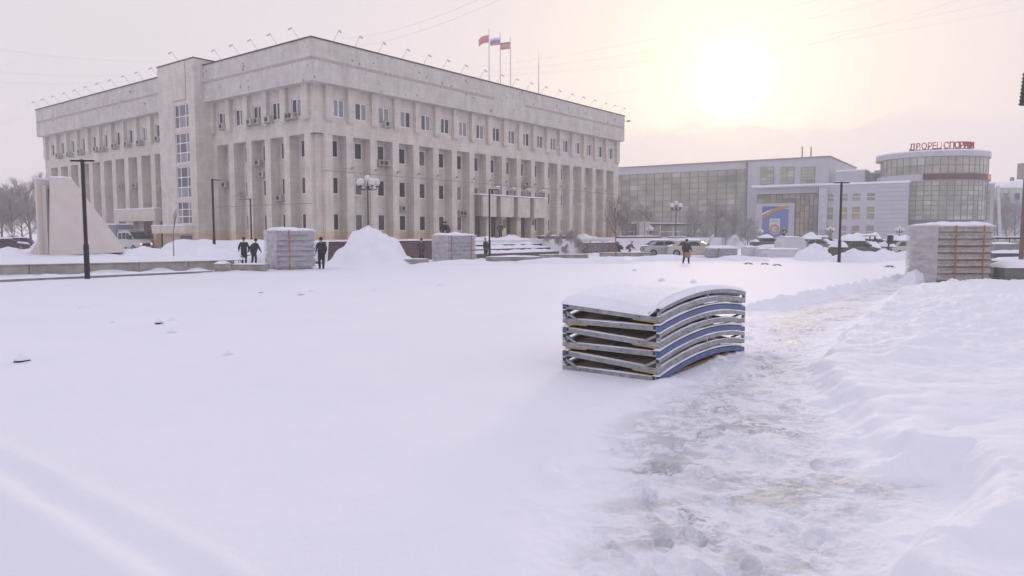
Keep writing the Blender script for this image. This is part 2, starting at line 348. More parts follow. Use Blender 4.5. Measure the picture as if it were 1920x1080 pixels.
def ground_parts(x, y):
    x = np.asarray(x, float); y = np.asarray(y, float)
    r = np.hypot(x, y)
    h = .035 * fbm(x * .11, y * .11, 3, 3) + .007 * fbm(x * .9, y * .9, 3, 5) + .0022 * fbm(x * 2 + y, y * 6 - x * 2, 3, 7)
    dp = sdf(PATH, x, y) + .10 * fbm(x * 1.7, y * 1.7, 4, 9) + .03 * fbm(x * 7, y * 7, 3, 19)
    inside = sstep(.22, -.45, dp)
    near = sstep(60, 25, r)
    lumps = .022 * fbm(x * 2.4, y * 2.4, 5, 21) + .010 * fbm(x * 8, y * 8, 5, 23, .6)
    h = h - .065 * inside * near + lumps * inside * near * sstep(16, 9, r) + lumps * .5 * inside * near * sstep(9, 16, r)
    h = h + footprints(x, y)
    # shovelled edge of the path
    rim = np.exp(-((dp - .10) / .22) ** 2)
    h += near * rim * (.012 + .055 * np.maximum(0, fbm(x * 3.1, y * 3.1, 4, 31)))
    # drifts and trampled snow right of the path
    dr = sdf(RIGHT, x, y) + .12 * fbm(x * 1.3, y * 1.3, 3, 41)
    rt = sstep(.04, -.34, dr) * sstep(60, 30, r)
    h += rt * (.23 + .10 * fbm(x * .55, y * .55, 2, 43) + .07 * np.abs(fbm(x * .95, y * .95, 3, 47)) + (.008 + .045 * sstep(9, 17, r)) * fbm(x * 3.2, y * 3.2, 5, 49, .6))
    rt2 = sstep(-.5, -3.5, dr); h += rt2 * .16 * np.maximum(0, fbm(x * .4 + 3, y * .4, 3, 53)) * sstep(60, 30, r)
    # snow scooped up against the board stack
    s, d, l = seg(x, y, (2.23, 9.48), (4.27, 12.26))
    h += np.exp(-((d + .06) / .24) ** 2) * sstep(-.25, .5, s) * sstep(l + .5, l - .2, s) * (.012 + .022 * np.clip(s, 0, 3.4)) * (1 + .25 * fbm(x * 4, y * 4, 3, 33))
    # ridge along the plaza border
    s, d, l = seg(x, y, RA, RB)
    on = sstep(-1.2, .8, s) * sstep(l + 1.5, l - .5, s)
    h += on * np.exp(-((d + .05 * fbm(x * 2, y * 2, 3, 61)) / .16) ** 2) * (.17 + .07 * fbm(x * 2.6, y * 2.6, 3, 67))
    h -= on * .07 * sstep(0.05, -.35, d) * sstep(-2.5, -1.4, d)
    # old wheel ruts under the snow, lower left
    s, d, l = seg(x, y, TA0, TA1); wob = .03 * fbm(x * .8, y * .8, 2, 71)
    h += .022 * np.exp(-((d - .02 + wob) / .10) ** 2) - .055 * sstep(.02, -.30, d + wob) * sstep(60, 20, r)
    s2, d2, l2 = seg(x, y, TB0, TB1)
    h += .085 * np.exp(-((d2 + wob) / .17) ** 2) * sstep(3.5, 1.5, np.abs(d2)) - .03 * sstep(0, -.4, d2)
    # raised bed behind the garden wall
    s, d, l = seg(x, y, W0, W1)
    bed = sstep(.02, .25, d) * sstep(l + .7, l - .2, s) * sstep(38, 30, d)
    h += bed * (.58 + .10 * fbm(x * .3, y * .3, 3, 73) + .05 * fbm(x * 1.1, y * 1.1, 3, 75))
    # shovelled strip between the plaza and the wall
    h += sstep(-2.2, -1.9, d) * sstep(.0, -.2, d) * sstep(l + 6, l, s) * (.04 + .10 * np.maximum(0, fbm(x * 1.6, y * 1.6, 4, 77)))
    # far banks
    far = sstep(44, 50, y) * sstep(120, 90, y)
    h += far * (.10 * np.maximum(0, fbm(x * .5, y * .5, 4, 81)))
    return h, dp, inside * near, d
def gz(x, y): return float(ground_parts(np.array([x]), np.array([y]))[0][0])
def ggp(px, py, dz=0.0):
    p = gp(px, py)
    for _ in range(3): p = gp(px, py, gz(p.x, p.y) + dz)
    return p
def snow_ground_mat():
    m, t, b = NT('snow_cover')
    lk = t.links.new; g = t.nodes.new('ShaderNodeNewGeometry')
    def noise(s, d=6, rgh=.55, vec=None):
        n = t.nodes.new('ShaderNodeTexNoise'); n.inputs['Scale'].default_value = s; n.inputs['Detail'].default_value = d; n.inputs['Roughness'].default_value = rgh
        lk(vec or g.outputs['Position'], n.inputs['Vector']); return n.outputs[0]
    r = t.nodes.new('ShaderNodeValToRGB'); r.color_ramp.elements[0].position = .3; r.color_ramp.elements[1].position = .7
    r.color_ramp.elements[0].color = (.86, .865, .955, 1); r.color_ramp.elements[1].color = (.89, .89, .97, 1); lk(noise(.5), r.inputs[0]); lk(r.outputs[0], b.inputs['Base Color'])
    b.inputs['Roughness'].default_value = .7; b.inputs['Specular IOR Level'].default_value = .18
    a = t.nodes.new('ShaderNodeMath'); a.operation = 'ADD'; lk(noise(14, 5), a.inputs[0])
    mm = t.nodes.new('ShaderNodeMath'); mm.operation = 'MULTIPLY'; mm.inputs[1].default_value = .5; lk(noise(90, 3), mm.inputs[0]); lk(mm.outputs[0], a.inputs[1])
    bp = t.nodes.new('ShaderNodeBump'); bp.inputs['Strength'].default_value = .35; bp.inputs['Distance'].default_value = .02; lk(a.outputs[0], bp.inputs['Height']); lk(bp.outputs[0], b.inputs['Normal'])
    return m
def path_mat():
    m, t, b = NT('trodden_icy_snow')
    lk = t.links.new; g = t.nodes.new('ShaderNodeNewGeometry')
    mp = t.nodes.new('ShaderNodeMapping'); mp.inputs['Rotation'].default_value = (0, 0, R(-62)); mp.inputs['Scale'].default_value = (.75, 1.2, 1); lk(g.outputs['Position'], mp.inputs[0])
    def noise(s, d=6, rgh=.6, dist=0):
        n = t.nodes.new('ShaderNodeTexNoise'); n.inputs['Scale'].default_value = s; n.inputs['Detail'].default_value = d; n.inputs['Roughness'].default_value = rgh; n.inputs['Distortion'].default_value = dist
        lk(mp.outputs[0], n.inputs['Vector']); return n.outputs[0]
    def rng(v, a, b2, c=0.0, d=1.0):
        r = t.nodes.new('ShaderNodeMapRange'); r.interpolation_type = 'SMOOTHSTEP'; lk(v, r.inputs['Value'])
        for k, q in zip(('From Min', 'From Max', 'To Min', 'To Max'), (a, b2, c, d)): r.inputs[k].default_value = q
        return r.outputs[0]
    def mul(a, c):
        n = t.nodes.new('ShaderNodeMath'); n.operation = 'MULTIPLY'
        for k, q in enumerate((a, c)):
            if isinstance(q, float): n.inputs[k].default_value = q
            else: lk(q, n.inputs[k])
        return n.outputs[0]
    def mixm(f, a, c):
        n = t.nodes.new('ShaderNodeMix'); n.data_type = 'RGBA'; lk(f, n.inputs[0])
        for k, q in ((6, a), (7, c)):
            if isinstance(q, tuple): n.inputs[k].default_value = (*q, 1)
            else: lk(q, n.inputs[k])
        return n.outputs[2]
    at_ = t.nodes.new('ShaderNodeAttribute'); at_.attribute_name = 'worn'; worn = at_.outputs['Fac']
    fine = noise(11, 10, .72, .6); mid = noise(3.2, 9, .68, .4)
    bare = t.nodes.new('ShaderNodeAttribute'); bare.attribute_name = 'bare'
    pm2 = t.nodes.new('ShaderNodeMath'); pm2.operation = 'MAXIMUM'; lk(mul(rng(noise(.8, 12, .62, .5), .43, .57), rng(mid, .44, .55)), pm2.inputs[0]); lk(mul(bare.outputs['Fac'], rng(mid, .30, .50)), pm2.inputs[1]); patch = pm2.outputs[0]
    dirt = mul(rng(noise(.62, 12, .66, .8), .50, .64), rng(fine, .45, .55))
    col = mixm(mul(rng(fine, .35, .7), worn), (.875, .878, .96), (.79, .785, .84))
    col = mixm(mul(mul(patch, worn), .95), col, (.56, .56, .60))
    col = mixm(mul(mul(dirt, worn), .95), col, (.40, .385, .38))
    lk(col, b.inputs['Base Color'])
    lk(rng(mul(patch, worn), .0, 1., .72, .5), b.inputs['Roughness']); b.inputs['Specular IOR Level'].default_value = .1
    bp = t.nodes.new('ShaderNodeBump'); bp.inputs['Strength'].default_value = .5; bp.inputs['Distance'].default_value = .03; lk(mul(fine, worn), bp.inputs['Height']); lk(bp.outputs[0], b.inputs['Normal'])
    return m
M_snowg = snow_ground_mat(); M_path = path_mat()
def build_ground():
    th = np.concatenate([np.linspace(-180, -46, 60, endpoint=False), np.linspace(-46, 0, 240, endpoint=False), np.linspace(0, 46, 460, endpoint=False), np.linspace(46, 180, 60, endpoint=False)])
    th = np.radians(th); rr = [0.0]; q = 2.2
    rads = [0.5, 1.1, 1.7, 2.2]
    while q < 70: q *= (1.0045 if q < 13 else 1.0075); rads.append(q)
    while q < 690: q *= 1.05; rads.append(q)
    rads = np.array(rads); nr, na = len(rads), len(th)
    X = rads[:, None] * np.sin(th)[None]; Y = rads[:, None] * np.cos(th)[None]
    hh, dp, ins, _ = ground_parts(X, Y)
    ok = (np.abs(X) < 640) & (Y < 640)
    co = np.stack([X, Y, hh], -1).reshape(-1, 3)
    i = np.arange(nr - 1)[:, None]; j = np.arange(na)[None]; jn = (j + 1) % na
    quads = np.stack([i * na + j, i * na + jn, (i + 1) * na + jn, (i + 1) * na + j], -1).reshape(-1, 4)
    dpq = dp.reshape(-1)[quads].mean(1); nearq = co[quads][:, :, :2]; ry = np.hypot(nearq[..., 0].mean(1), nearq[..., 1].mean(1))
    pm = (dpq < .02) & (ry < 60)
    # smooth normals from the height sheet
    e = .01
    def nrm(x, y):
        gx = (ground_parts(x + e, y)[0] - ground_parts(x - e, y)[0]) / (2 * e); gy = (ground_parts(x, y + e)[0] - ground_parts(x, y - e)[0]) / (2 * e)
        n = np.stack([-gx, -gy, np.ones_like(gx)], -1); return n / np.linalg.norm(n, axis=-1, keepdims=True)
    worn = sstep(.0, -.8, dp).reshape(-1)
    dr_ = sdf(RIGHT, X, Y); bare = (np.exp(-((dr_ - .22) / .30) ** 2) * sstep(-.25, .25, fbm(X * .7, Y * .7, 3, 97)) * sstep(20, 12, np.hypot(X, Y))).reshape(-1)
    for name, sel, mt in (('ground', ~pm, M_snowg), ('path', pm, M_path)):
        qd = quads[sel]; used, inv = np.unique(qd, return_inverse=True); qd = inv.reshape(-1, 4); vs = co[used]
        me = bpy.data.meshes.new(name); me.vertices.add(len(vs)); me.vertices.foreach_set('co', vs.ravel())
        me.loops.add(len(qd) * 4); me.loops.foreach_set('vertex_index', qd.ravel().astype(np.int32))
        me.polygons.add(len(qd)); me.polygons.foreach_set('loop_start', np.arange(0, len(qd) * 4, 4, dtype=np.int32))
        me.polygons.foreach_set('use_smooth', np.ones(len(qd), bool)); me.update(); me.materials.append(mt)
        if name == 'path':
            a = me.attributes.new('worn', 'FLOAT', 'POINT'); a.data.foreach_set('value', worn[used].astype(np.float32)); a = me.attributes.new('bare', 'FLOAT', 'POINT'); a.data.foreach_set('value', bare[used].astype(np.float32))
            me.normals_split_custom_set_from_vertices(nrm(vs[:, 0], vs[:, 1]).tolist())
        o = inst(name, me); tag(o, {'ground': 'wide snow-covered square and surrounding ground', 'path': 'trodden icy path with grey and brown worn patches'}[name], kind='structure')
build_ground()

# ================================================================== office building
U = Vector((UX, UY, 0)); V = Vector((-UY, UX, 0)); NR = Vector((UY, -UX, 0)); NL = Vector((-UX, -UY, 0))
CB = Vector((*at(592, 300, 67).to_2d(), 0))
office = empty('office_building', CB, 0, 'large pale stone four-storey office block with deep fins and heavy overhanging top', 'building')
AR = math.atan2(U.y, U.x); AL = math.atan2(-V.y, -V.x)
# local frame of a face: x along it to the right, y into the building, z up
def fm(rz, off=(0, 0, 0)): return Matrix.Translation(Vector(off)) @ Matrix.Rotation(rz, 4, 'Z')
MR, ML = fm(AR), fm(AL)
def tface(px, py, Mx, y=0.0):     # x on a face plane seen at a pixel
    o = CB + Mx.to_3x3() @ Vector((0, y, 0)); d = ray(px, py); a = Mx.to_3x3() @ Vector((1, 0, 0))
    det = d.x * -a.y + a.x * d.y; s = (o.x * -a.y + a.x * o.y) / det; t = (d.x * o.y - d.y * o.x) / det
    return t, H + s * d.z
def place(name, me, Mx, x, y, z, parent=office):
    return inst(name, me, parent, Mx @ Vector((x, y, z)), Mx.to_euler().z)
def wall_holes(mb, x0, x1, z0, z1, y0, y1, holes, Mx):
    xs = sorted({x0, x1, *[h[0] for h in holes], *[h[1] for h in holes]}); zs = sorted({z0, z1, *[h[2] for h in holes], *[h[3] for h in holes]})
    T = lambda x, y, z: tuple(Mx @ Vector((x, y, z)))
    for a, b in zip(xs, xs[1:]):
        run = None
        for c, d in zip(zs, zs[1:]):
            m = ((a + b) / 2, (c + d) / 2)
            hole = any(h[0] < m[0] < h[1] and h[2] < m[1] < h[3] for h in holes)
            if not hole: run = (run[0], d) if run else (c, d)
            if hole and run: mb.quad(T(a, y0, run[0]), T(b, y0, run[0]), T(b, y0, run[1]), T(a, y0, run[1])); run = None
        if run: mb.quad(T(a, y0, run[0]), T(b, y0, run[0]), T(b, y0, run[1]), T(a, y0, run[1]))
    for a, b, c, d in holes:
        mb.quad(T(a, y0, c), T(b, y0, c), T(b, y1, c), T(a, y1, c)); mb.quad(T(a, y0, d), T(a, y1, d), T(b, y1, d), T(b, y0, d))
        mb.quad(T(a, y0, c), T(a, y1, c), T(a, y1, d), T(a, y0, d)); mb.quad(T(b, y0, c), T(b, y0, d), T(b, y1, d), T(b, y1, c))
ZT, ZB, ZF, ZTOP = 1.45, 11.08, 15.45, 19.12
ROWS = [(2.2, 3.9), (5.65, 7.35), (9.1, 10.8)]; TOPROW = (12.72, 14.42)
OPEN_R = [(1.93, 3.55)] + [(1.46 + 2.92 * k, 3.55 + 2.92 * k) for k in range(1, 18)]
OPEN_LN = [(1.64, 3.95), (4.84, 7.0), (7.9, 10.2), (11.08, 13.35), (14.27, 16.45)]
OPEN_LW = [(27.5 + 3.32 * k, 29.75 + 3.32 * k) for k in range(10)]
ENDR, ENDL = 54.6, 61.6
DEP = 1.05
faces = [(MR, [(a, b) for a, b in OPEN_R], 0.4, ENDR, 1), (ML, [(-b, -a) for a, b in OPEN_LN][::-1], -17.0, -0.4, 0), (ML, [(-b, -a) for a, b in OPEN_LW][::-1], -ENDL, -24.5, 0)]
# window meshes, shared by every copy
def window_meshes(wd, ht, tag_):
    fr = MB(); f = .12
    fr.box(0, wd, 0, .06, 0, f).box(0, wd, 0, .06, ht - f, ht).box(0, f, 0, .06, f, ht - f).box(wd - f, wd, 0, .06, f, ht - f)
    fr.box(wd * .5 - .065, wd * .5 + .065, 0, .055, f, ht - f)
    me = fr.mesh('window', M_wframe)
    p1 = MB().box(f, wd * .5 - .065, .025, .04, f, ht - f); p2 = MB().box(wd * .5 + .065, wd - f, .025, .04, f, ht - f)
    return me, [p1.mesh('pane', g) for g in M_glass], [p2.mesh('pane', g) for g in M_glass]
WIN = {}
def add_window(Mx, x, y, z, wd, ht, wts):
    k = (round(wd, 2), round(ht, 2))
    if k not in WIN: WIN[k] = window_meshes(*k, '')
    me, a, b = WIN[k]
    o = place('window', me, Mx, x, y, z)
    inst('pane', random.choices(a, wts)[0], o); inst('pane', random.choices(b, wts)[0], o)
    return o
sill = {}
for Mx, ops, xa, xb, isR in faces:
    # recessed wall with the three window rows
    holes = []
    for a, b in ops:
        wd = min(1.9, b - a - .2); x = (a + b) / 2 - wd / 2
        for c, d in ROWS: holes.append((x, x + wd, c, d))
    mb = MB(); wall_holes(mb, xa, xb, 0, ZB, DEP, DEP + .16, holes, Mx); mb.build('wall', M_stone, office)
    for a, b in ops:
        wd = min(1.9, b - a - .2); x = (a + b) / 2 - wd / 2
        for i, (c, d) in enumerate(ROWS): add_window(Mx, x, DEP + .08, c, wd, d - c, (5, 2, 1, 4) if isR else (6, 1, 0, 3))
    # fins between the openings
    edges = [xa if isR == 0 else 1.0] + [e for ab in ops for e in ab] + [xb]
    if xb == -0.4: edges[-1] = -0.72
    for a, b in zip(edges[::2], edges[1::2]):
        if b - a < .15: continue
        ht = ZB; m = MB().box(0, b - a, 0, DEP - .003, 0, ht).mesh('fin', M_stone); place('fin', m, Mx, a, 0, 0)
    # solid band with the top windows, then fins on it
    th = []
    for a, b in ops:
        wd = min(1.5, b - a - .25); x = (a + b) / 2 - wd / 2; th.append((x, x + wd, *TOPROW))
    x0, x1 = (0, ENDR) if isR else (xa, xb if xb != -0.4 else 0)
    mb = MB(); wall_holes(mb, x0, x1, ZB, ZF, 0, .25, th, Mx)
    T = lambda x, y, z: tuple(Mx @ Vector((x, y, z)))
    mb.quad(T(x0, 0, ZB), T(x0, DEP + .3, ZB), T(x1, DEP + .3, ZB), T(x1, 0, ZB))
    mb.build('band', M_stone, office)
    for k, h in enumerate(th): add_window(Mx, h[0], .12, h[2], h[1] - h[0], h[3] - h[2], (2, 3, 6, 3) if isR else (4, 3, 1, 3))
    for a, b in zip(edges[::2], edges[1::2]):
        if xb == -0.4 and b - a < .15: continue
        wdt = min(b - a, .86); c0 = (a + b) / 2 - wdt / 2
        if b == edges[-1] and not isR and xb == -0.4: c0 = b - wdt
        m = MB().box(0, wdt, -.36, -.002, 12.45, ZF - .003).box(.06, wdt - .06, -.30, -.003, 12.3, 12.448).mesh('upper_fin', M_stone); place('upper_fin', m, Mx, c0, 0, 0)
# corner post set back under the band
mb = MB(); mb.box(.38, 1.0, .38, 1.0, 0, ZB - .003, MR)
mb.build('corner_post', M_stone, office)
# back of the block and roof
mb = MB(); mb.box(DEP + .2, ENDR, DEP + .2, ENDL, 0, ZF + .6, MR); mb.build('core', M_stone, office)
# fascia
O = 1.0
xe = tface(1171, 240, MR, -O)[0]; xl = -tface(68, 235, ML, -O)[0]
mb = MB(); mb.box(-O, xe, -O, .6, ZF, ZTOP, MR); mb.box(-xl, -.6, -O, .6, ZF, ZTOP, ML)
mb.box(.6, xe - .01, .6, xl - .01, ZF + .3, ZTOP - .6, MR); mb.build('fascia', M_fascia, office)
mb = MB(); mb.box(-O - .07, xe + .07, -O - .07, .5, ZTOP + .003, ZTOP + .13, MR); mb.box(-xl - .07, -.5, -O - .07, .5, ZTOP + .003, ZTOP + .13, ML); mb.build('coping', M_coping, office)
mb = MB(); mb.box(.51, xe - .5, .51, xl - .5, ZTOP - .55, ZTOP + .02, MR); mb.build('roof_snow', M_snow, office)
g1 = tface(926, 190, MR, -O)[0]; g2 = tface(985, 205, MR, -O)[0]
zs = 17.25
for (a, b, Mx) in ((-O - .004, g1, MR), (g2, xe - .3, MR), (-17.2, O + .004, ML), (-xl + .1, -24.3, ML)):
    m = MB().box(a, b, -O - .004, -O + .05, zs, zs + .3, Mx); m.build('stripe', M_stripe, office)
# stair tower on the side face
tw = MB(); TX0, TX1, TP = -24.5, -17.0, 2.0; ZTW = 19.75
sx0, sx1 = tface(330, 300, ML, -TP)[0], tface(356, 300, ML, -TP)[0]
SW = [(12.95, 15.4), (9.35, 12.45), (5.7, 8.95), (2.95, 5.3)]
th = [(sx0, sx1, a, b) for a, b in SW] + [(sx0 + .3, sx1, 0.1, 1.75)]
wall_holes(tw, TX0, TX1, 0, ZTW, -TP, -TP + .25, th, ML)
for (a, b) in ((TX0, TX0 + .3), (TX1 - .3, TX1)): tw.box(a, b, -TP + .002, DEP + .4, 0, ZTW, ML)
tw.box(TX0 + .3, TX1 - .3, -TP + .5, 2.5, 0, ZTW - .01, ML)
tw.build('stair_tower', M_stone, office)
mb = MB(); mb.box(TX0 - .06, TX1 + .06, -TP - .06, 3, ZTW + .003, ZTW + .12, ML); mb.build('tower_coping', M_coping, office)
mb = MB(); mb.box(sx0 - .2, TX1 - 1.6, -TP - .05, -TP - .003, 15.75, 15.87, ML).box(TX1 - 1.72, TX1 - 1.6, -TP - .05, -TP - .003, 15.87, ZTW - .1, ML); mb.build('tower_groove', M_stripe, office)
for i, (a, b) in enumerate(SW):
    wd = sx1 - sx0; ht = b - a; rows = 2 if i == 0 else 3
    fr = MB(); gl = []
    fr.box(0, .07, 0, .08, 0, ht).box(wd - .07, wd, 0, .08, 0, ht)
    for c in (wd * .28, wd * .76): fr.box(c - .06, c + .06, 0, .08, 0, ht)
    for k in range(rows + 1):
        z = (ht - .09) * k / rows; fr.box(.07, wd - .07, .003, .077, z, z + .09)
    o = place('stair_window', fr.mesh('stair_window', M_wframe), ML, sx0, -TP + .1, a)
    for k in range(rows):
        z0 = (ht - .09) * k / rows + .09; z1 = (ht - .09) * (k + 1) / rows
        for (c, d) in ((.07, wd * .28 - .06), (wd * .28 + .06, wd * .76 - .06), (wd * .76 + .06, wd - .07)):
            MB().box(c, d, .03, .05, z0, z1).build('pane', M_glass[random.choice((1, 2, 3))], o)
place('tower_door', MB().box(0, sx1 - sx0 - .3, 0, .08, 0.1, 1.75).mesh('tower_door', mat('grey_door', (.16, .165, .17), .6)), ML, sx0 + .3, -TP + .12, 0)
mb = MB(); mb.box(TX0 - .25, sx1 + .5, -TP - 1.1, -TP - .003, 1.95, 2.75, ML); c = mb.build('tower_canopy', M_stone, office)
MB().box(TX0 - .3, sx1 + .55, -TP - 1.15, -TP - .01, 2.753, 2.86, ML).build('snow_cap', M_snow, c)
# side entrance on the far wing: canopy on two posts, lit door
ea, eb = tface(216, 400, ML, -2.2)[0], tface(290, 400, ML, -2.2)[0]
mb = MB(); mb.box(ea, eb, -2.2, -.003, 3.35, 4.7, ML); c = mb.build('entrance_canopy', M_stone, office)
MB().box(ea - .05, eb + .05, -2.25, -.01, 4.703, 4.82, ML).build('snow_cap', M_snow, c)
for x in (ea + .1, (ea + eb) / 2 - 1.2, eb - .7): place('canopy_post', MB().box(0, .6, -2.1, -1.5, 0, 3.347).mesh('canopy_post', M_stone), ML, x, 0, 0)
dx = ea + (eb - ea) * .70
o = place('side_door', MB().box(-1.4, 1.4, -.12, -.003, 0.1, 3.2).mesh('side_door', mat('door_brown', (.055, .045, .05), .4)), ML, dx, 0, 0)
for s in (-1, 1):
    MB().box(min(s * .1, s * 1.2), max(s * .1, s * 1.2), -.16, -.122, .3, 2.6).build('door_leaf', M_glass[0], o)
    q = MB().lathe([(.0, -.12), (.1, -.08), (.13, 0), (.1, .08), (.0, .12)], 8).build('door_lamp', mat('warm_lamp', (1, .6, .2), .4, emit=((1, .55, .15), 4)), o); q.location = (s * 1.65, -.3, 2.45)
MB().box(-1.62, -1.15, -1.5, -1.43, .2, 1.7).build('yellow_notice', mat('notice_yellow', (.6, .5, .12), .6), o)
# main entrance canopy and its panels
ca, cb = 22.0, 34.9
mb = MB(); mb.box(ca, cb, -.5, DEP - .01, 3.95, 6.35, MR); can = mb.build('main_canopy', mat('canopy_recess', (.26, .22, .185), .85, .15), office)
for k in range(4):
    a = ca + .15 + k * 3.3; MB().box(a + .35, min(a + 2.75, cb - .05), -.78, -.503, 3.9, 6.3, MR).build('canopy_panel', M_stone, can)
MB().box(ca - .1, cb + .1, -.85, DEP - .02, 6.353, 6.5, MR).build('snow_cap', M_snow, can)
for k in range(4):
    x = ca + 3.6 + k * 3.05; p = MR @ Vector((x, -.6, 6.5))
    q = MB(); q.bar(p, p + Vector((0, 0, .55)), .05); o = q.build('canopy_floodlight', M_iron, office)
    MB().box(-.3, .3, -.28, .22, .55, .85, Matrix.Translation(p) @ Matrix.Rotation(AR, 4, 'Z') @ Matrix.Rotation(R(-25), 4, 'X')).build('lamp_head', M_acw, o)
    MB().box(-.34, .34, -.3, .25, .853, .97, Matrix.Translation(p) @ Matrix.Rotation(AR, 4, 'Z') @ Matrix.Rotation(R(-25), 4, 'X')).build('snow_cap', M_snow, o)
mb = MB(); mb.box(ca + .1, cb - .2, DEP - .015, DEP - .005, 1.45, 3.94, MR); mb.build('entrance_glazing', mat('entrance_dark', (.10, .085, .07), .25, .3), office)
for k, z in ((9, 2.6), (11, 3.0)):
    a = OPEN_R[k - 1][1]; mb = MB().box(a + .12, a + .72, -.04, -.003, z, z + (1.0 if k == 9 else .6), MR); mb.build('name_plaque', mat('plaque_bronze', (.20, .15, .06), .4, .3, 8), office)
# cable run and the small wall lamps on the fins
for Mx, a, b in ((MR, 1.0, ENDR), (ML, -16.9, -.75)):
    m = MB()
    z = 7.72 if Mx is MR else 4.7
    for x in np.arange(a, b, 1): m.box(x, min(x + 1, b), -.02 if True else 0, -.004, z, z + .035, Mx)
    m.build('cable', M_concd, office)
lampm = MB().bar((0, -.02, 0), (0, -.35, .12), .03).box(-.1, .1, -.55, -.25, .1, .3).mesh('wall_lamp', M_acw)
for k in list(range(0, 9)) + [10, 12, 14, 16]: place('wall_lamp', lampm, MR, (OPEN_R[k][1] + (OPEN_R[k + 1][0] if k < 17 else ENDR)) / 2, 0, 7.95)
# air conditioners
acb = MB().box(-.42, .42, -.32, 0, 0, .58).box(-.40, -.36, -.32, .35, -.08, -.003).box(.36, .40, -.32, .35, -.08, -.003).mesh('air_conditioner', M_acw)
acf = MB(); acf.lathe([(.22, 0), (.22, .02)], 12); acfm = MB()
acfm.v = [(x - .08, -.322 - z, y + .29) for x, y, z in acf.v]; acfm.f = acf.f; acfm = acfm.mesh('fan_grille', M_dark)
def ac(px, py, Mx, y): 
    x, z = tface(px, py, Mx, y); o = place('air_conditioner', acb, Mx, x, y, z - .3); inst('fan_grille', acfm, o)
for px, py in ((111, 292), (131, 289), (152, 285), (182, 280), (194, 279), (216, 274), (240, 270), (263, 267), (298, 260), (308, 259), (419, 237), (471, 229), (485, 227), (505, 224), (543, 218), (549, 217)): ac(px, py, ML, -.32)
for px, py in ((230, 350), (256, 348), (302, 354), (415, 345), (424, 346), (450, 366), (487, 305), (527, 371), (494, 327)): ac(px, py, ML, .68)
for px, py in ((713, 305), (722, 306), (754, 391), (863, 399), (869, 400), (985, 345), (1010, 398), (724, 233)): ac(px, py, MR, .68 if py != 233 else -.3)
# floodlights leaning out over the parapet
flm = MB().bar((0, 0, 0), (0, -.85, .95), .018, n=5).mesh('roof_floodlight', M_acw)
flh = MB().box(-.08, .08, -.40, -.02, -.05, .04, Matrix.Translation((0, -.85, .97)) @ Matrix.Rotation(R(38), 4, 'X')).mesh('lamp_head', mat('lamp_blue_grey', (.48, .45, .58), .5))
for Mx, L_ in ((ML, (78, 95, 114, 135, 155, 176, 198, 222, 247, 272, 299, 417, 451, 485, 522, 562)), (MR, (624, 664, 708, 753, 793, 828, 862, 898, 930, 958, 985, 1012, 1038, 1062, 1083, 1104, 1125, 1142, 1160))):
    for px in L_:
        py = 69 + ((592 - px) * .268 if px < 592 else (px - 592) * .2534)
        x, _ = tface(px, py, Mx, -.6); o = place('roof_floodlight', flm, Mx, x, -.6, ZTOP + .12); inst('lamp_head', flh, o)
o = place('roof_floodlight', flm, ML, tface(337, 118, ML, -1.5)[0], -1.5, ZTW + .1); inst('lamp_head', flh, o)
o = place('security_camera', MB().bar((0, 0, 0), (.9, -.2, .1), .04).box(.7, 1.0, -.4, 0, 0, .25).mesh('security_camera', M_acw), MR, xe, -O, ZTOP - .7)

# ------------------------------------------------------------------ flagpoles and mast on the roof
M_pole = mat('pole_white', (.55, .52, .50), .5)
fl = [mat('flag_red', (.66, .28, .32), .7), mat('flag_white', (.7, .68, .72), .7), mat('flag_blue', (.30, .30, .55), .7), mat('flag_yellow', (.62, .46, .28), .7), mat('flag_redbrown', (.55, .26, .30), .7)]  # flag colours paled to paint in haze and sky glowing through thin cloth
def flag_mesh(bands, ln, ht, droop, ph):
    out_ = []
    for bi, (mt, z0, z1) in enumerate(bands):
        m = MB(); n = 10
        for k in range(n + 1):
            s = k / n
            for z in (z0, z1):
                y = .16 * math.sin(s * 7 + ph) * s; zz = (z if droop != 'tri' else z * (1 - s * .85) + (z1 * 0)) * ht - (.55 * s * s if droop else .12 * s)
                m.v += [(-s * ln, y, zz), (-s * ln, y + .012, zz)]
        for k in range(n):
            b = k * 4; m.f += [(b, b + 4, b + 6, b + 2), (b + 1, b + 3, b + 7, b + 5), (b, b + 1, b + 5, b + 4), (b + 2, b + 6, b + 7, b + 3)]
        out_.append((m, mt))
    return out_
for i, (px, ptop, ybase) in enumerate(((917, 57, 150), (938, 64, 156), (957, 72, 160))):
    Y = 99 + i * 1.6; base = at(px, ybase, Y); top = at(px, ptop, Y); base.z = ZTOP - .05
    lab = ('roof flagpole flying a plain red flag, leftmost of the three', 'middle roof flagpole flying a white, blue and red striped flag', 'roof flagpole with a red and yellow patterned flag, rightmost of the three')[i]
    t = empty('flagpole', base, 0, lab, 'flagpole', 'flags on the office roof')
    hgt = top.z - base.z
    MB().bar((0, 0, 0), (0, 0, hgt), .07, .045, 8).lathe([(.02, 0), (.09, .08), (.02, .18)], 8, (0, 0, hgt)).build('pole', M_pole, t)
    bands = ([(fl[0], 0, 1)], [(fl[0], 0, .333), (fl[2], .333, .667), (fl[1], .667, 1)], [(fl[4], 0, .3), (fl[3], .3, .68), (fl[4], .68, 1)])[i]
    for m, mt in flag_mesh(bands, 1.3, .95, (True, False, False)[i], i * 1.3):
        o = m.build('flag', mt, t, smooth=True, loc=(-.06, 0, hgt - 1.75 + (.35 if i else .2)))
base = at(1010, 170, 104); base.z = ZTOP - .05; hgt = at(1010, 92, 104).z - base.z
t = empty('mast', base, 0, 'thin bare lightning mast on the office roof right of the flags', 'mast')
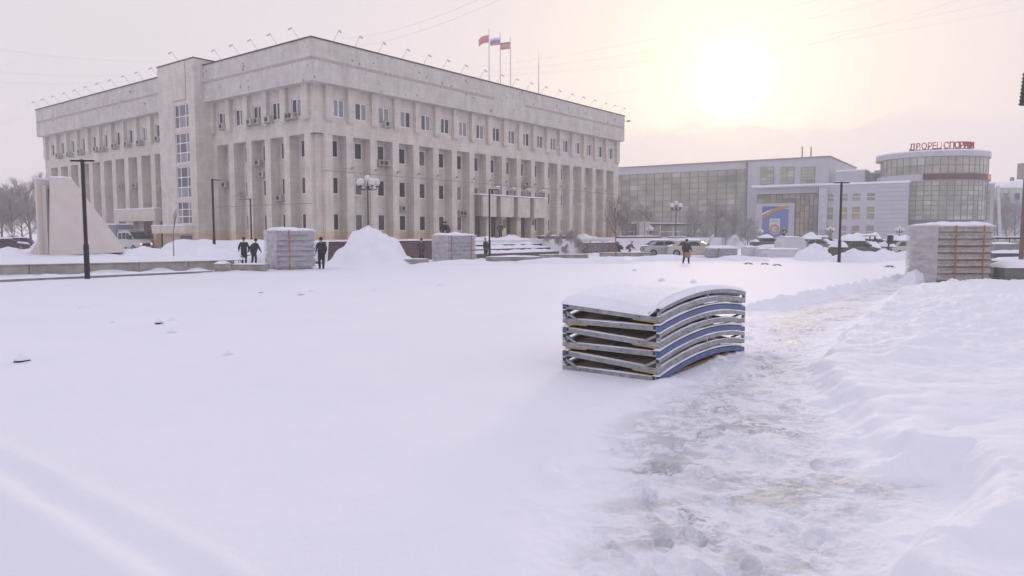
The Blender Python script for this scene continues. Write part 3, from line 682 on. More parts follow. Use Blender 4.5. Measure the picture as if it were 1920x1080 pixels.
MB().bar((0, 0, 0), (0, 0, hgt * .75), .08, .06, 6).build('pole', M_pole, t); MB().bar((0, 0, hgt * .75), (0, 0, hgt), .035, .015, 5).build('spike', M_pole, t)

# ------------------------------------------------------------------ overhead wires
M_wire = mat('wire', (.4, .35, .37), .7)
def wire(p, q, sag, label):
    m = MB(); n = 14; P = []
    for k in range(n + 1):
        s = k / n; c = p.lerp(q, s); c.z -= sag * 4 * s * (1 - s); P.append(c)
    for a, b in zip(P, P[1:]): m.bar(a, b, .0055, n=4, cap=False)
    tag(m.build('overhead_wire', M_wire), label, 'wire', 'wires over the square')
wire(at(640, 73, 67), at(960, -30, 40), .6, 'faint wire rising right from the office corner, upper of two')
wire(at(655, 88, 68), at(1000, -30, 42), .6, 'faint wire rising right from the office corner, lower of two')
wire(at(830, 132, 85), at(1640, -30, 60), 1.0, 'long faint wire from the roof left of the flags, topmost of its fan')
wire(at(850, 140, 88), at(1780, -30, 62), 1.2, 'second long faint wire of the fan above the flagged roof')
wire(at(865, 145, 90), at(1990, -20, 64), 1.2, 'third long faint wire of the fan, passing just above the sun')
wire(at(880, 145, 92), at(2000, 0, 66), 1.2, 'lowest long faint wire of the fan, crossing the sun glow')
wire(at(1045, 195, 104), at(1800, 0, 70), .8, 'faint wire leaving the right half of the office roof towards the sun')
wire(at(310, 115, 80), at(-60, 84, 60), .4, 'faint wire running left from the stair tower top')
wire(at(290, 140, 84), at(-60, 131, 64), .3, 'faint middle wire in the sky left of the stair tower')
wire(at(262, 150, 86), at(-60, 152, 64), .3, 'faint lower wire in the sky left of the stair tower')
wire(at(68, 212, 106), at(-60, 240, 80), .3, 'short faint wire leaving the left end of the office roof')

# ================================================================== sports hall
PC = Vector((*at(1551, 437, 140).to_2d(), 0)); AW = Vector((.83, -.558, 0)).normalized(); AH = math.atan2(AW.y, AW.x)
hall = empty('sports_hall', PC, 0, 'long grey sports hall with a tall gridded glass wall beyond the office', 'building')
MH = fm(AH)
def th_(px, py, y=0.0, base=None):
    o = (base or PC) + MH.to_3x3() @ Vector((0, y, 0)); d = ray(px, py); a = AW
    det = d.x * -a.y + a.x * d.y; s = (o.x * -a.y + a.x * o.y) / det; t = (d.x * o.y - d.y * o.x) / det
    return t, H + s * d.z
ZH = 16.4
xg0, xg1 = th_(1120, 380)[0], th_(1397, 380)[0]
mb = MB(); mb.box(xg0 - 4, 0, .35, 30, 0, ZH, MH); mb.build('main_block', M_metalg, hall)
mb = MB(); mb.box(xg0, xg1, 0, .345, 14.9, ZH - .003, MH); mb.build('glass_head_panel', M_metalg, hall)
MB().box(xg1, xg1 + .35, -.15, .345, 0, ZH - .003, MH).build('corner_pilaster', M_mull, hall)
MB().box(xg1 + .36, -.01, 0, .345, 0, ZH - .003, MH).build('clad_wall', M_metalg, hall)
MB().box(xg0 - 4, .2, -.3, 30.2, ZH + .003, ZH + .2, MH).build('roof_edge', mat('roof_edge_warm', (.36, .30, .29), .6), hall)
# window grid of the glass wall: each pane its own
ncol = 17; cw = (xg1 - xg0) / ncol; nrow = 12; rh = (14.9 - .6) / nrow
pm_ = [MB().box(.05, cw - .05, 0, .05, .05, rh - .05).mesh('pane', m) for m in M_pane]
for i in range(ncol):
    for j in range(nrow):
        x = xg0 + i * cw; z = .6 + j * rh
        wts = (4, 5, 4, 1.2, 1)
        inst('pane', random.choices(pm_, wts)[0], hall, MH @ Vector((x, .14 + random.uniform(-.015, .015), z)), AH)
mb = MB()
for i in range(ncol + 1): mb.box(xg0 + i * cw - .06, xg0 + i * cw + .06, .04, .30, .6, 14.897, MH)
for j in range(nrow + 1): mb.box(xg0, xg1 - .003, .06, .28, .6 + j * rh - .05, .6 + j * rh + .05, MH)
mb.build('mullion_grid', M_mull, hall)
mb = MB(); mb.box(xg0, xg1 - .003, .03, .345, 0, .55, MH); mb.build('glass_plinth', M_metald, hall)
# three upper windows
for a, b in ((1426, 1451), (1464, 1489), (1502, 1528)):
    x0, x1 = th_(a, 330)[0], th_(b, 330)[0]; z1 = th_(a, 314)[1]; z0 = th_(a, 346)[1]
    o = inst('upper_window', MB().box(x0, x1, -.12, -.003, z0, z1).mesh('upper_window', M_mull), hall, (0, 0, 0), AH)
    for i in range(2):
        for j in range(5):
            w_ = (x1 - x0 - .1) / 2; h_ = (z1 - z0 - .1) / 5
            MB().box(x0 + .05 + i * w_ + .04, x0 + .05 + (i + 1) * w_ - .04, -.16, -.123, z0 + .05 + j * h_ + .04, z0 + .05 + (j + 1) * h_ - .04).build('pane', random.choice(M_pane[1:4]), o)
# two roof pipes
for px in (1504.5, 1521):
    x, z = th_(px, 275, 4); MB().bar(MH @ Vector((x, 4, ZH + .2)), MH @ Vector((x, 4, z)), .12, n=6).build('roof_pipe', M_metald, hall)
# entrance volume standing forward, with canopy and glazing
EY = -5.0
xa, xb = th_(1417, 400, EY)[0], th_(1532, 400, EY)[0]
zc = th_(1470, 350, EY)[1]
mb = MB(); mb.box(xa, xb, EY, -.003, zc - 1.3, zc - .25, MH); mb.build('entrance_fascia', M_metalg, hall)
MB().box(xa - .6, xb + .2, EY - 1.0, -.01, zc - .247, zc, MH).build('entrance_canopy', M_metalg, hall)
MB().box(xa - .65, xb + .25, EY - 1.05, -.02, zc + .003, zc + .35, MH).build('canopy_snow', M_snow, hall)
xs = th_(1489, 420, EY)[0]; zl = th_(1450, 381, EY)[1]
MB().box(xa, xs, EY, -.004, 0, zl, MH).build('banner_wall', M_metalg, hall)
MB().box(xa + .003, xb - .02, EY + .7, -.005, zl, zc - 1.303, MH).build('inner_block', M_metald, hall)
MB().box(xs + .003, xb - .02, EY + .7, -.006, 0, zl - .003, MH).build('inner_block', M_metald, hall)
def glaze(name, x0, x1, z0, z1, y, nc, nr, mats, Mx=MH, par=hall):
    cw_, rh_ = (x1 - x0) / nc, (z1 - z0) / nr
    ms = [MB().box(.06, cw_ - .06, 0, .05, .05, rh_ - .05).mesh('pane', m) for m in mats]
    for i in range(nc):
        for j in range(nr): inst(name, random.choice(ms), par, Mx @ Vector((x0 + i * cw_, y, z0 + j * rh_)), Mx.to_euler().z)
M_warmp = [pane_mat('pane_warm_a', (.40, .35, .24)), pane_mat('pane_warm_b', (.34, .31, .23)), pane_mat('pane_warm_c', (.24, .23, .19))]
glaze('entrance_pane', xa + .2, xs, zl + .05, zc - 1.35, EY + .5, 6, 2, M_warmp)
glaze('entrance_pane', xs + .1, xs + (xb - xs) * .62, .4, zc - 1.35, EY + .5, 3, 8, M_warmp)
glaze('entrance_pane', xs + (xb - xs) * .63, xb, .4, zc - 1.35, EY + .5, 2, 8, [M_pane[4], M_pane[0], M_warmp[2]])
# right lower block
PB = Vector((*at(1533, 437, 132).to_2d(), 0))
def tb(px, py, y=0.0): return th_(px, py, y, PB)
MBk = fm(AH, PB - PC)
x1 = tb(1702, 400)[0]; zb = tb(1620, 345)[1]
cols = [tb(p, 400)[0] for p in (1555, 1581, 1605, 1632)]
wrows = [tuple(tb(1605, y)[1] for y in (376, 363)), tuple(tb(1605, y)[1] for y in (411, 388)), tuple(tb(1605, y)[1] for y in (447, 423))]
hw = .6
mb = MB(); holes = [(c - hw, c + hw, max(z0, .05), z1) for c in cols for z0, z1 in wrows]
wall_holes(mb, 0, x1, 0, zb, 0, .3, holes, MBk)
mb.box(0, x1, .31, 14, 0, zb - .01, MBk); mb.box(x1 - .01, x1, .002, .32, 0, zb - .01, MBk); mb.build('office_wing', M_metalg, hall)
MB().box(-.1, x1 + .15, -.15, 14, zb + .003, zb + .35, MBk).build('wing_roof_snow', M_snow, hall)
for h_ in holes:
    o = inst('wing_window', MB().box(0, h_[1] - h_[0], 0, .05, 0, h_[3] - h_[2]).mesh('wing_window', random.choice([M_warmp[1], M_pane[1], M_pane[0], M_warmp[0]])), hall, MBk @ Vector((h_[0], .2, h_[2])), AH)
    MB().box(0, h_[1] - h_[0], -.03, -.002, (h_[3] - h_[2]) * .5, (h_[3] - h_[2]) * .5 + .08).build('transom', M_wframe, o)
jm = MB()
for k in range(1, 14):
    z = zb * k / 14
    jm.box(cols[-1] + hw + .3, x1 - .1, -.012, -.003, z, z + .05, MBk)
jm.build('panel_joint', M_metald, hall)
MB().box(.2, 1.6, -1.0, -.003, 2.6, zb - .5, MBk).build('white_panel', mat('white_panel', (.50, .51, .55), .5), hall)
# stepped roof blocks behind
for (a, b, yt, dep, y) in ((1568, 1622, 322, 6, 8), (1600, 1650, 327, 6, 12), (1640, 1662, 322, 6, 12)):
    xA, z = tb(a, yt, y); xB, _ = tb(b, yt, y); MB().box(xA, xB, y, y + dep, zb - .5, z, MBk).build('roof_block', M_metalg, hall)
    MB().box(xA - .1, xB + .1, y - .1, y + dep, z + .003, z + .25, MBk).build('roof_snow', M_snow, hall)

# ------------------------------------------------------------------ glass rotunda
DC = Vector((*at(1741, 437, 131).to_2d(), 0)); DR = 8.6
rot = empty('glass_rotunda', DC, 0, 'round glass tower with a dark display strip and red roof letters', 'building')
ztd = at(1742, 282, 131 - DR).z
def ringseg(m, r0, r1, a0, a1, z0, z1, n=None):
    n = n or max(2, int((a1 - a0) / R(4))); b = len(m.v)
    for k in range(n + 1):
        a = a0 + (a1 - a0) * k / n
        for r, z in ((r1, z0), (r1, z1), (r0, z1), (r0, z0)): m.v.append((r * math.cos(a), r * math.sin(a), z))
    for k in range(n):
        c = b + k * 4
        for i in range(4): m.f.append((c + i, c + 4 + i, c + 4 + (i + 1) % 4, c + (i + 1) % 4))
    m.f.append((b, b + 1, b + 2, b + 3)); e = b + n * 4; m.f.append((e + 3, e + 2, e + 1, e))
    return m
TAU = 2 * math.pi
MB().lathe([(DR - .5, 0), (DR - .5, ztd - .05)], 48).build('core', M_metald, rot)
o = MB(); ringseg(o, DR - .49, DR + .30, 0, TAU, ztd - .85, ztd, 64); o.build('top_fascia', M_metalg, rot)
o = MB(); ringseg(o, DR - .49, DR + .05, 0, TAU, ztd - 4.9, ztd - 3.7, 64); o.build('spandrel', M_metalg, rot)
MB().lathe([(DR + .3, ztd + .003), (DR + .3, ztd + .2), (0.1, ztd + .4)], 48).build('roof_snow', M_snow, rot)
a0, a1 = R(180), R(365)
nc = 24
for (z0, z1, nr, mats) in ((ztd - 3.7, ztd - .85, 2, M_pane[:4]), (4.2, ztd - 4.9, 8, M_pane)):
    da = (a1 - a0) / nc; rh = (z1 - z0) / nr
    ms = []
    for m in mats:
        q = MB(); ringseg(q, DR - .12, DR - .05, -da / 2 + .008, da / 2 - .008, .06, rh - .06, 2); ms.append(q.mesh('pane', m))
    for i in range(nc):
        for j in range(nr):
            aa = a0 + (i + .5) * da; dk = .78 < (i / nc) < .9 or (.55 < i / nc < .62 and j < 4)
            inst('pane', ms[-1] if dk and len(mats) == 5 else random.choice(ms[:4]), rot, (0, 0, z0 + j * rh), aa)
    g = MB()
    for i in range(nc + 1): a = a0 + i * da; ringseg(g, DR - .3, DR, a - .006, a + .006, z0, z1, 1)
    for j in range(nr + 1): ringseg(g, DR - .25, DR - .02, a0, a1, z0 + j * rh - .05, z0 + j * rh + .05, 40)
    g.build('mullion_grid', M_mull, rot)
q = MB(); ringseg(q, DR + .06, DR + .35, R(233), R(352), ztd - 4.75, ztd - 3.75); s = q.build('display_strip', M_darkred, rot)
q = MB(); ringseg(q, DR + .353, DR + .37, R(309), R(317), ztd - 4.6, ztd - 3.9); q.build('lit_patch', M_ledred, s)
# block with a glass front and white raking column right of the drum
PD = Vector((*at(1829, 437, 127).to_2d(), 0)); MD = fm(R(-6), PD - DC)
wD = (at(1859, 437, 127) - at(1829, 437, 127)).x; zD = at(1840, 345, 127).z
MB().box(-4, wD, 0, 10, 0, zD, MD).build('side_block', M_metalg, rot)
MB().box(-4.1, wD + .15, -.15, 10, zD + .003, zD + .25, MD).build('side_roof_snow', M_snow, rot)
glaze('side_pane', -.4, wD - .6, 4.0, zD - 1.0, -.06, 2, 6, [M_pane[1], M_pane[2]], MD, rot)
MB().beam(MD @ Vector((wD + 1.1, -.5, 0)), MD @ Vector((wD + .35, -.3, zD - .3)), .45, .45).build('raking_column', mat('white_column', (.62, .62, .66), .5), rot)
q = at(1845, 310, 135); MB().box(-3, 2.6, 0, 8, zD, q.z - 1.0, fm(R(-6), Vector((q.x - DC.x - 2, 6, 0)))).build('stair_block', M_metalg, rot)
# red letters standing on the rim
sign = empty('rooftop_sign', DC + Vector((0, 0, ztd)), 0, 'red free-standing letters reading ДВОРЕЦ СПОРТА on the rotunda roof', 'sign')
def letter_mesh(ch, size, mt, ext=.12):
    c = bpy.data.curves.new('letter', 'FONT'); c.body = ch; c.size = size; c.extrude = ext; c.align_x = 'CENTER'; c.offset = .012
    o = bpy.data.objects.new('letter_source', c); COL.objects.link(o)
    dg = bpy.context.evaluated_depsgraph_get(); me = bpy.data.meshes.new_from_object(o.evaluated_get(dg))
    bpy.data.objects.remove(o); bpy.data.curves.remove(c); me.materials.clear(); me.materials.append(mt); return me
txt = [('Д', 1711), ('В', 1722), ('О', 1733), ('Р', 1743.5), ('Е', 1752), ('Ц', 1761), ('С', 1774.5), ('П', 1785), ('О', 1795), ('Р', 1803), ('Т', 1808.5), ('А', 1812.5), ('В', 1818.5), ('И', 1822.5)]
rs = DR + .1
for ch, px in txt:
    best = min((abs(proj(DC + Vector((rs * math.cos(a), rs * math.sin(a), ztd + 1)))[0] - px), a) for a in np.linspace(R(200), R(372), 800))[1]
    o = inst('letter', letter_mesh(ch, 1.5, M_red), sign, (rs * math.cos(best), rs * math.sin(best), .35), rot=(R(90), 0, best + R(90)), scale=(.8, 1, 1))
    MB().box(-.4, .4, -.03, .03, 0, .36).build('letter_stand', M_metald, sign, loc=(rs * math.cos(best) * .985, rs * math.sin(best) * .985, 0)).rotation_euler = (0, 0, best + R(90))

# ------------------------------------------------------------------ banner with emblem
b0, b1 = th_(1428.5, 420, EY - .05)[0], th_(1478, 420, EY - .05)[0]; bz0, bz1 = .25, th_(1450, 387, EY)[1]
bw, bh = b1 - b0, bz1 - bz0
ban = empty('banner', PC + MH @ Vector((b0, EY, bz0)), AH, 'blue banner with orange and white stripes and a round club emblem', 'banner')
BM = {k: mat('print_' + k, c, .6, .03) for k, c in dict(blue=(.13, .20, .42), orange=(.50, .24, .10), white=(.60, .60, .66), dblue=(.10, .11, .34), grey=(.25, .25, .3)).items()}
def flat(name, poly, y, mt, par=ban): return MB().prism([(x * bw, z * bh) for x, z in poly], y - .012, y).build(name, mt, par)
flat('sheet', [(0, 0), (1, 0), (1, 1), (0, 1)], -.02, BM['blue'])
flat('corner_patch', [(0, .83), (.55, .97), (.6, 1), (0, 1)], -.036, BM['dblue'])
flat('white_stripe', [(0, .76), (.3, .86), (.65, .93), (1, .92), (1, .95), (.6, .96), (.25, .9), (0, .81)], -.052, BM['white'])
flat('orange_stripe', [(0, .64), (.18, .72), (.5, .87), (1, .955), (1, 1), (.7, 1), (.4, .92), (.15, .80), (0, .72)], -.068, BM['orange'])
flat('white_stripe', [(0, 0), (.3, .0), (.7, .08), (1, .2), (1, .28), (.75, .2), (.4, .09), (0, .07)], -.052, BM['white'])
flat('orange_stripe', [(.35, 0), (1, 0), (1, .19), (.7, .07)], -.068, BM['orange'])
sh = flat('shield', [(.29, .36), (.34, .28), (.42, .23), (.5, .215), (.58, .23), (.66, .28), (.69, .36), (.69, .66), (.29, .66)], -.036, BM['white'])
def disc(cx, cz, r, n=20, ph=0, star=None): return [(cx + (r if not star or k % 2 == 0 else star) * math.cos(TAU * k / n + ph), cz + (r if not star or k % 2 == 0 else star) * bw / bh * math.sin(TAU * k / n + ph)) for k in range(n)]
def disc2(cx, cz, r, n=20, ph=0, star=None): return [(cx + (r if not star or k % 2 == 0 else star) * math.cos(TAU * k / n + ph), cz + (r if not star or k % 2 == 0 else star) * bw / bh * math.sin(TAU * k / n + ph)) for k in range(n)]
flat('emblem_ring', disc2(.49, .37, .185), -.052, BM['orange'], sh)
flat('emblem_ball', disc2(.49, .37, .125, 16, .2, .085), -.068, BM['white'], sh)
flat('emblem_patch', disc2(.53, .37, .05, 6), -.084, BM['grey'], sh)
flat('emblem_patch', disc2(.44, .40, .025, 5), -.084, BM['grey'], sh)
flat('emblem_patch', disc2(.45, .33, .02, 5), -.084, BM['grey'], sh)
flat('emblem_script', [(.36, .59), (.42, .62), (.46, .595), (.52, .605), (.62, .585), (.62, .57), (.5, .585), (.4, .575)], -.052, BM['grey'], sh)

# ------------------------------------------------------------------ pale building far right, long pavilion
p = at(1868, 437, 190); q = at(1990, 437, 190)
far = empty('distant_building', (p.x, 190, 0), 0, 'pale green building with snowy roof behind trees at the far right', 'building')
zt = at(1900, 352, 190).z; wd = q.x - p.x
MB().box(0, wd, 0, 12, 0, zt).build('wall', mat('pale_green', (.42, .47, .44), .8), far)
MB().prism([(-.4, zt + .003), (wd + .4, zt + .003), (wd - 3, zt + 1.8), (4, zt + 1.8)], -.4, 12.4).build('roof', M_snow, far)
MB().box(6, 6.7, 4, 4.7, zt + 1.5, zt + 3).build('chimney', M_concd, far)
for k in range(4): MB().box(1.2 + k * 3, 2.6 + k * 3, -.04, -.003, zt - 3.2, zt - 1.4).build('window', M_glass[0], far)
p = at(1163, 437, 112); q = at(1312, 437, 118)
pav = empty('pavilion', (p.x, p.y, 0), math.atan2(q.y - p.y, q.x - p.x), 'low white-framed pavilion with a thin snowy brown roof', 'pavilion')
wd = (q - p).to_2d().length; zr = at(1200, 419, 112).z
MB().box(-1, wd, -.4, 3, zr - .25, zr).build('roof', M_granite, pav); MB().box(-1, wd, -.42, 3, zr + .003, zr + .16).build('snow_cap', M_snow, pav)
for k in range(7):
    x = k * wd / 6.2
    MB().box(x, x + .16, -.05, .1, 0, zr - .253).build('post', M_wframe, pav)
    if k < 6 and k != 2:
        MB().box(x + .17, x + wd / 6.2 - .01, .0, .06, zr - 1.3, zr - 1.18).build('rail', M_wframe, pav)
        MB().box(x + .17, x + wd / 6.2 - .01, .02, .04, 0, zr - .26).build('pane', M_pane[k % 3], pav)
for k in range(2):
    x = at(1193 + k * 13, 437, 112).x - p.x
    MB().box(x - .1, x + .85, -1.6, -.8, 0, zr + .3, ).build('gate_pillar', mat('white_plaster', (.55, .51, .50), .8), pav)

# ================================================================== terrace, walls and snow heaps
def onR(t, o, z=0): return CB + U * t + NR * o + Vector((0, 0, z))
M_paving = mat('snowy_paving', (.72, .71, .74), .8, .1, 1, bump=.4, bscale=5)
def obox(m, t0, t1, o0, o1, z0, z1):       # box aligned with the office front, o outwards
    Mx = Matrix.Translation(CB) @ Matrix.Rotation(AR, 4, 'Z'); m.box(t0, t1, -o1, -o0, z0, z1, Mx); return m
tt = obox(MB(), -11, 62, -1.0, 15.4, -.3, ZT - .06).build('terrace', M_paving)
tag(tt, 'raised snowy terrace in front of the office building', kind='structure')
def wall_thing(name, segs, mt, label, cat, cap=None, capm=None, group=None, parts=None):
    b = Vector(segs[0][0]); t = empty(name, (b.x, b.y, 0), 0, label, cat, group)
    for (p, q, z0, z1, th) in segs:
        p = Vector(p); q = Vector(q); ln = (q - p).to_2d().length; rz = math.atan2(q.y - p.y, q.x - p.x); Mx = Matrix.Translation((p.x, p.y, 0)) @ Matrix.Rotation(rz, 4, 'Z')
        n = max(1, int(ln / 2.2))
        for k in range(n):
            MB().box(ln * k / n + .012, ln * (k + 1) / n - .012, 0, th, z0, z1, Mx).build('slab', mt, t, world=True, bevel=.015)
        if cap:
            MB().box(-.06, ln + .06, -.07, th + .07, z1 + .003, z1 + cap, Mx).build('coping', capm, t, world=True, bevel=.01)
            snow_strip(t, Mx, ln, th, z1 + cap)
        else: snow_strip(t, Mx, ln, th, z1)
    return t
def snow_strip(par, Mx, ln, th, z, amp=.09, name='snow_cap', over=.05, seed=None):
    m = MB(); n = max(6, int(ln / .35)); k = 7; sd = random.random() * 99 if seed is None else seed
    for i in range(n + 1):
        x = ln * i / n
        for j in range(k):
            s = j / (k - 1); y = -over + (th + 2 * over) * s
            e = math.sin(math.pi * s) ** .5 * min(1, 4 * i / n, 4 * (n - i) / n) ** .5
            zz = z + .004 + amp * e * (1 + .45 * float(fbm(np.array([x * 1.3 + sd]), np.array([y * 2]), 3, 5)[0]))
            m.v.append(tuple(Mx @ Vector((x, y, zz))))
    for i in range(n):
        for j in range(k - 1): a = i * k + j; m.f.append((a, a + k, a + k + 1, a + 1))
    m.f.append(tuple(range(k))); m.f.append(tuple(n * k + j for j in reversed(range(k))))
    b0 = len(m.v)
    m.v += [tuple(Mx @ Vector(p)) for p in ((0, -over, z + .002), (ln, -over, z + .002), (ln, th + over, z + .002), (0, th + over, z + .002))]; m.f.append((b0, b0 + 3, b0 + 2, b0 + 1))
    return m.build(name, M_snow, par, smooth=True, world=True)
def tline(t, o=15.6): return onR(t, o)
wall_thing('terrace_wall', [(tline(-11.3), tline(-.4), 0, ZT - .12, .35)], M_granite, 'dark brown terrace wall between the two near wrapped stacks', 'wall', .1, M_granite)
wall_thing('terrace_wall', [(tline(14.0, 14.2), tline(19.5, 14.2), 0, 1.25, .35), (tline(19.6, 16.4), tline(26.3, 16.4), 0, .95, .35)], M_granite, 'stepped brown terrace wall left of the young bare tree', 'wall', .08, M_granite)
wall_thing('terrace_wall', [(tline(17.5, 12.5), tline(24, 12.5), .8, 1.62, .35)], M_granite, 'short brown parapet with snow above the stepped terrace wall', 'wall', .08, M_granite)
wall_thing('terrace_wall', [(tline(33, 12.5), tline(44, 12.5), 0, 1.5, .35)], M_granite, 'long brown parapet behind the parked silver car', 'wall', .08, M_granite)
# snow-buried steps up to the terrace: each tread a part
st = empty('stone_steps', onR(1.5, 16), 0, 'wide snow-buried stone steps right of the middle wrapped stack', 'steps')
for k in range(4):
    obox(MB(), .6, 13.6, 15.5 - .1 - k * .95 + 1.9, 17.4 - k * .95, .0 + k * .34, .28 + k * .34 + .06).build('tread', M_granite, st, world=True)
    Mx = Matrix.Translation(onR(.6, 17.42 - k * .95)) @ Matrix.Rotation(AR, 4, 'Z'); snow_strip(st, Mx, 13.0, .95, .34 + k * .34, .27, over=.09)
# low garden wall, made of slabs
d_ = (W1 - W0).normalized()
wall_thing('garden_wall', [(W0, W1, -.1, .50, .4)], M_conc, 'long low beige concrete wall holding the snowy bed on the left', 'wall', .05, M_conc)
p_ = gp(255, 522); wall_thing('stone_kerb', [(gp(-60, 532), gp(400, 511.5), -.05, .10, .3)], M_conc, 'low stone kerb below the garden wall at the left', 'kerb')
def block(px0, px1, pyb, hpx, depth, mt, name, label, cat, rz=None, snow=.12, bev=.05, grp=None):
    a, b = gp(px0, pyb), gp(px1, pyb); hgt = hpx / F * a.y
    rz = rz if rz is not None else 0; ln = (b - a).length
    t = empty(name, (a.x, a.y, gz(a.x, a.y) - .03), rz, label, cat, grp)
    MB().box(0, ln, 0, depth, 0, hgt).build('body', mt, t, bevel=bev)
    if snow: 
        o = snow_strip(None, Matrix(), ln, depth, hgt, snow); o.parent = t; o.name = 'snow_cap'
    return t
block(401, 424, 511, 15, .7, M_conc, 'concrete_block', 'small square concrete block beside the long low bench', 'block')
block(433, 497, 509.5, 12, .8, M_conc, 'concrete_bench', 'low concrete bench in front of the two workers', 'bench', snow=.08)
block(739, 801, 496, 10, .9, M_conc, 'concrete_bench', 'low rounded concrete bench left of the middle wrapped stack', 'bench', snow=.05)
block(912, 1015, 490, 9, .9, M_conc, 'concrete_bench', 'long low concrete bench behind the black lamp post', 'bench', rz=R(6), snow=.10)
block(1012, 1104, 484, 7, .9, M_conc, 'concrete_bench', 'low beige curved bench before the frosted shrubs', 'bench', rz=R(4), snow=.03)
block(1126, 1222, 481, 8, .9, M_conc, 'concrete_bench', 'low beige bench beside the two crouching people', 'bench', snow=.03)
block(497, 520, 503, 20, .8, M_concd, 'concrete_block', 'dark concrete block just left of the tall wrapped stack', 'block')
# heaps of shovelled snow
def snow_pile(px0, px1, pyb, pytop, label, depth=1.0, seed=1, skew=0.0, z0=None, n=44, sharp=1.25, pxpeak=None, name='snow_pile'):
    if z0 is None: c = ggp((px0 + px1) / 2, pyb); z0 = gz(c.x, c.y)
    else: c = gp((px0 + px1) / 2, pyb, z0)
    rx = (px1 - px0) / 2 / F * c.y; hgt = (pyb - pytop) / F * c.y * 1.0; ry = rx * depth
    c = c + Vector((0, ry * .8, 0)) * (1 if z0 < .5 else .3); hgt += 0
    g = np.linspace(-1.15, 1.15, n); X, Y = np.meshgrid(g, g)
    r = np.sqrt(X ** 2 + Y ** 2) + .16 * fbm(X * 2 + seed * 9, Y * 2, 4, seed)
    pk = ((pxpeak - (px0 + px1) / 2) / ((px1 - px0) / 2)) if pxpeak else skew
    Xw = X - pk * np.maximum(0, 1 - r); 
    r2 = np.sqrt(((X - pk * .9 * np.maximum(0, 1 - np.sqrt(X**2+Y**2))) ) ** 2 + Y ** 2) + .12 * fbm(X * 2.2 + seed * 9, Y * 2.2, 4, seed) 
    hh = np.maximum(-.08, (1 - r2)); hh = np.where(hh > 0, np.power(np.maximum(hh, 0), 1 / sharp) , hh) * 1.0
    hh = hh + .085 * fbm(X * 4 + seed, Y * 4, 5, seed + 3, .6) * np.clip(hh * 4, 0, 1)
    hh = hh / hh.max() * hgt
    me = bpy.data.meshes.new(name); v = np.stack([X * rx * 1.05, Y * ry * 1.05, hh - .02], -1).reshape(-1, 3)
    i, j = np.meshgrid(np.arange(n - 1), np.arange(n - 1), indexing='ij'); a = (i * n + j).ravel(); f = np.stack([a, a + 1, a + n + 1, a + n], -1)
    me.from_pydata(v.tolist(), [], f.tolist()); me.polygons.foreach_set('use_smooth', [True] * len(me.polygons)); me.materials.append(M_snow); me.update()
    return tag(inst(name, me, None, (c.x, c.y, z0)), label, 'snow pile', 'heaps of shovelled snow')
snow_pile(596, 775, 497, 421, 'tallest pointed snow heap, in front of the office corner', 1.0, 2, pxpeak=672, sharp=.85)
snow_pile(884, 1036, 476, 439, 'broad snow heap on the steps below the main entrance', .9, 5, pxpeak=955)
snow_pile(1068, 1140, 452, 437, 'small snow heap on the terrace right of the entrance', 1.0, 8, z0=ZT - .5, pxpeak=1090)
snow_pile(1140, 1240, 462, 443, 'flat snow heap behind the young bare tree', .8, 9)
snow_pile(1360, 1425, 462, 440, 'far snow heap above the blue edged boards', 1.0, 12, pxpeak=1388)
def snow_slope():
    n1, n2 = 40, 60; T_, O_ = np.meshgrid(np.linspace(-15.6, -10.6, n1), np.linspace(-2, 15.9, n2), indexing='ij')
    P = np.array(CB)[None, None, :2] + T_[..., None] * np.array([UX, UY]) + O_[..., None] * np.array([UY, -UX]); x, y = P[..., 0], P[..., 1]
    z = (ZT + .06) * sstep(-15.4, -11.2, T_) * sstep(16.0, 13.5, O_) + .28 * fbm(x * .55, y * .55, 4, 95) * sstep(-15.6, -14, T_) * sstep(-10.4, -12.5, T_) - .03
    z = np.where(T_ > -11.2, ZT - .02, z); v = np.stack([x, y, z], -1).reshape(-1, 3)
    a, b = np.meshgrid(np.arange(n1 - 1), np.arange(n2 - 1), indexing='ij'); q = (a * n2 + b).ravel(); f = np.stack([q, q + 1, q + n2 + 1, q + n2], -1)[:, ::-1]
    me = bpy.data.meshes.new('snow_pile'); me.from_pydata(v.tolist(), [], f.tolist()); me.polygons.foreach_set('use_smooth', [True] * len(me.polygons)); me.materials.append(M_snow); me.update()
    tag(inst('snow_pile', me), 'snow slope banked against the terrace end behind the workers', 'snow pile', 'heaps of shovelled snow')
snow_slope()
snow_pile(318, 438, 484, 452, 'snow heap with black lamp post standing in it, left of the workers', .6, 16, z0=.45, sharp=1.6)
snow_pile(180, 330, 482, 461, 'low snow heap in front of the white truck', .5, 18, z0=.45, sharp=1.6)
snow_pile(-40, 45, 484, 462, 'snow heap at the left edge by the monument', .6, 20, z0=.45)
snow_pile(1470, 1640, 470, 449, 'long snow heap along the row of buried cars', .35, 22, sharp=1.8)
snow_pile(1380, 1480, 462, 446, 'low snow heap below the blue banner', .5, 24, sharp=1.5)
snow_pile(1190, 1330, 490, 477, 'low ridge of snow in front of the parked cars', .35, 26, sharp=1.6)
snow_pile(1696, 1757, 531, 503, 'round snow heap against the large wrapped stack', .7, 28, sharp=1.5)
snow_pile(985, 1075, 474, 452, 'rounded snow heap between the steps and the frosted shrubs', .8, 57, sharp=1.5)
snow_pile(770, 900, 484, 466, 'snow heap behind the middle wrapped stack', .5, 59, sharp=1.5)
snow_pile(1090, 1200, 494, 480, 'low ridge of snow at the foot of the young bare tree', .4, 30, sharp=1.6)

# ================================================================== stack of curved rink boards
P0 = Vector((1.97, 9.67, 0)); E1 = R(-36.3); BW, BL = 1.53, 3.38
stack_z = -.02
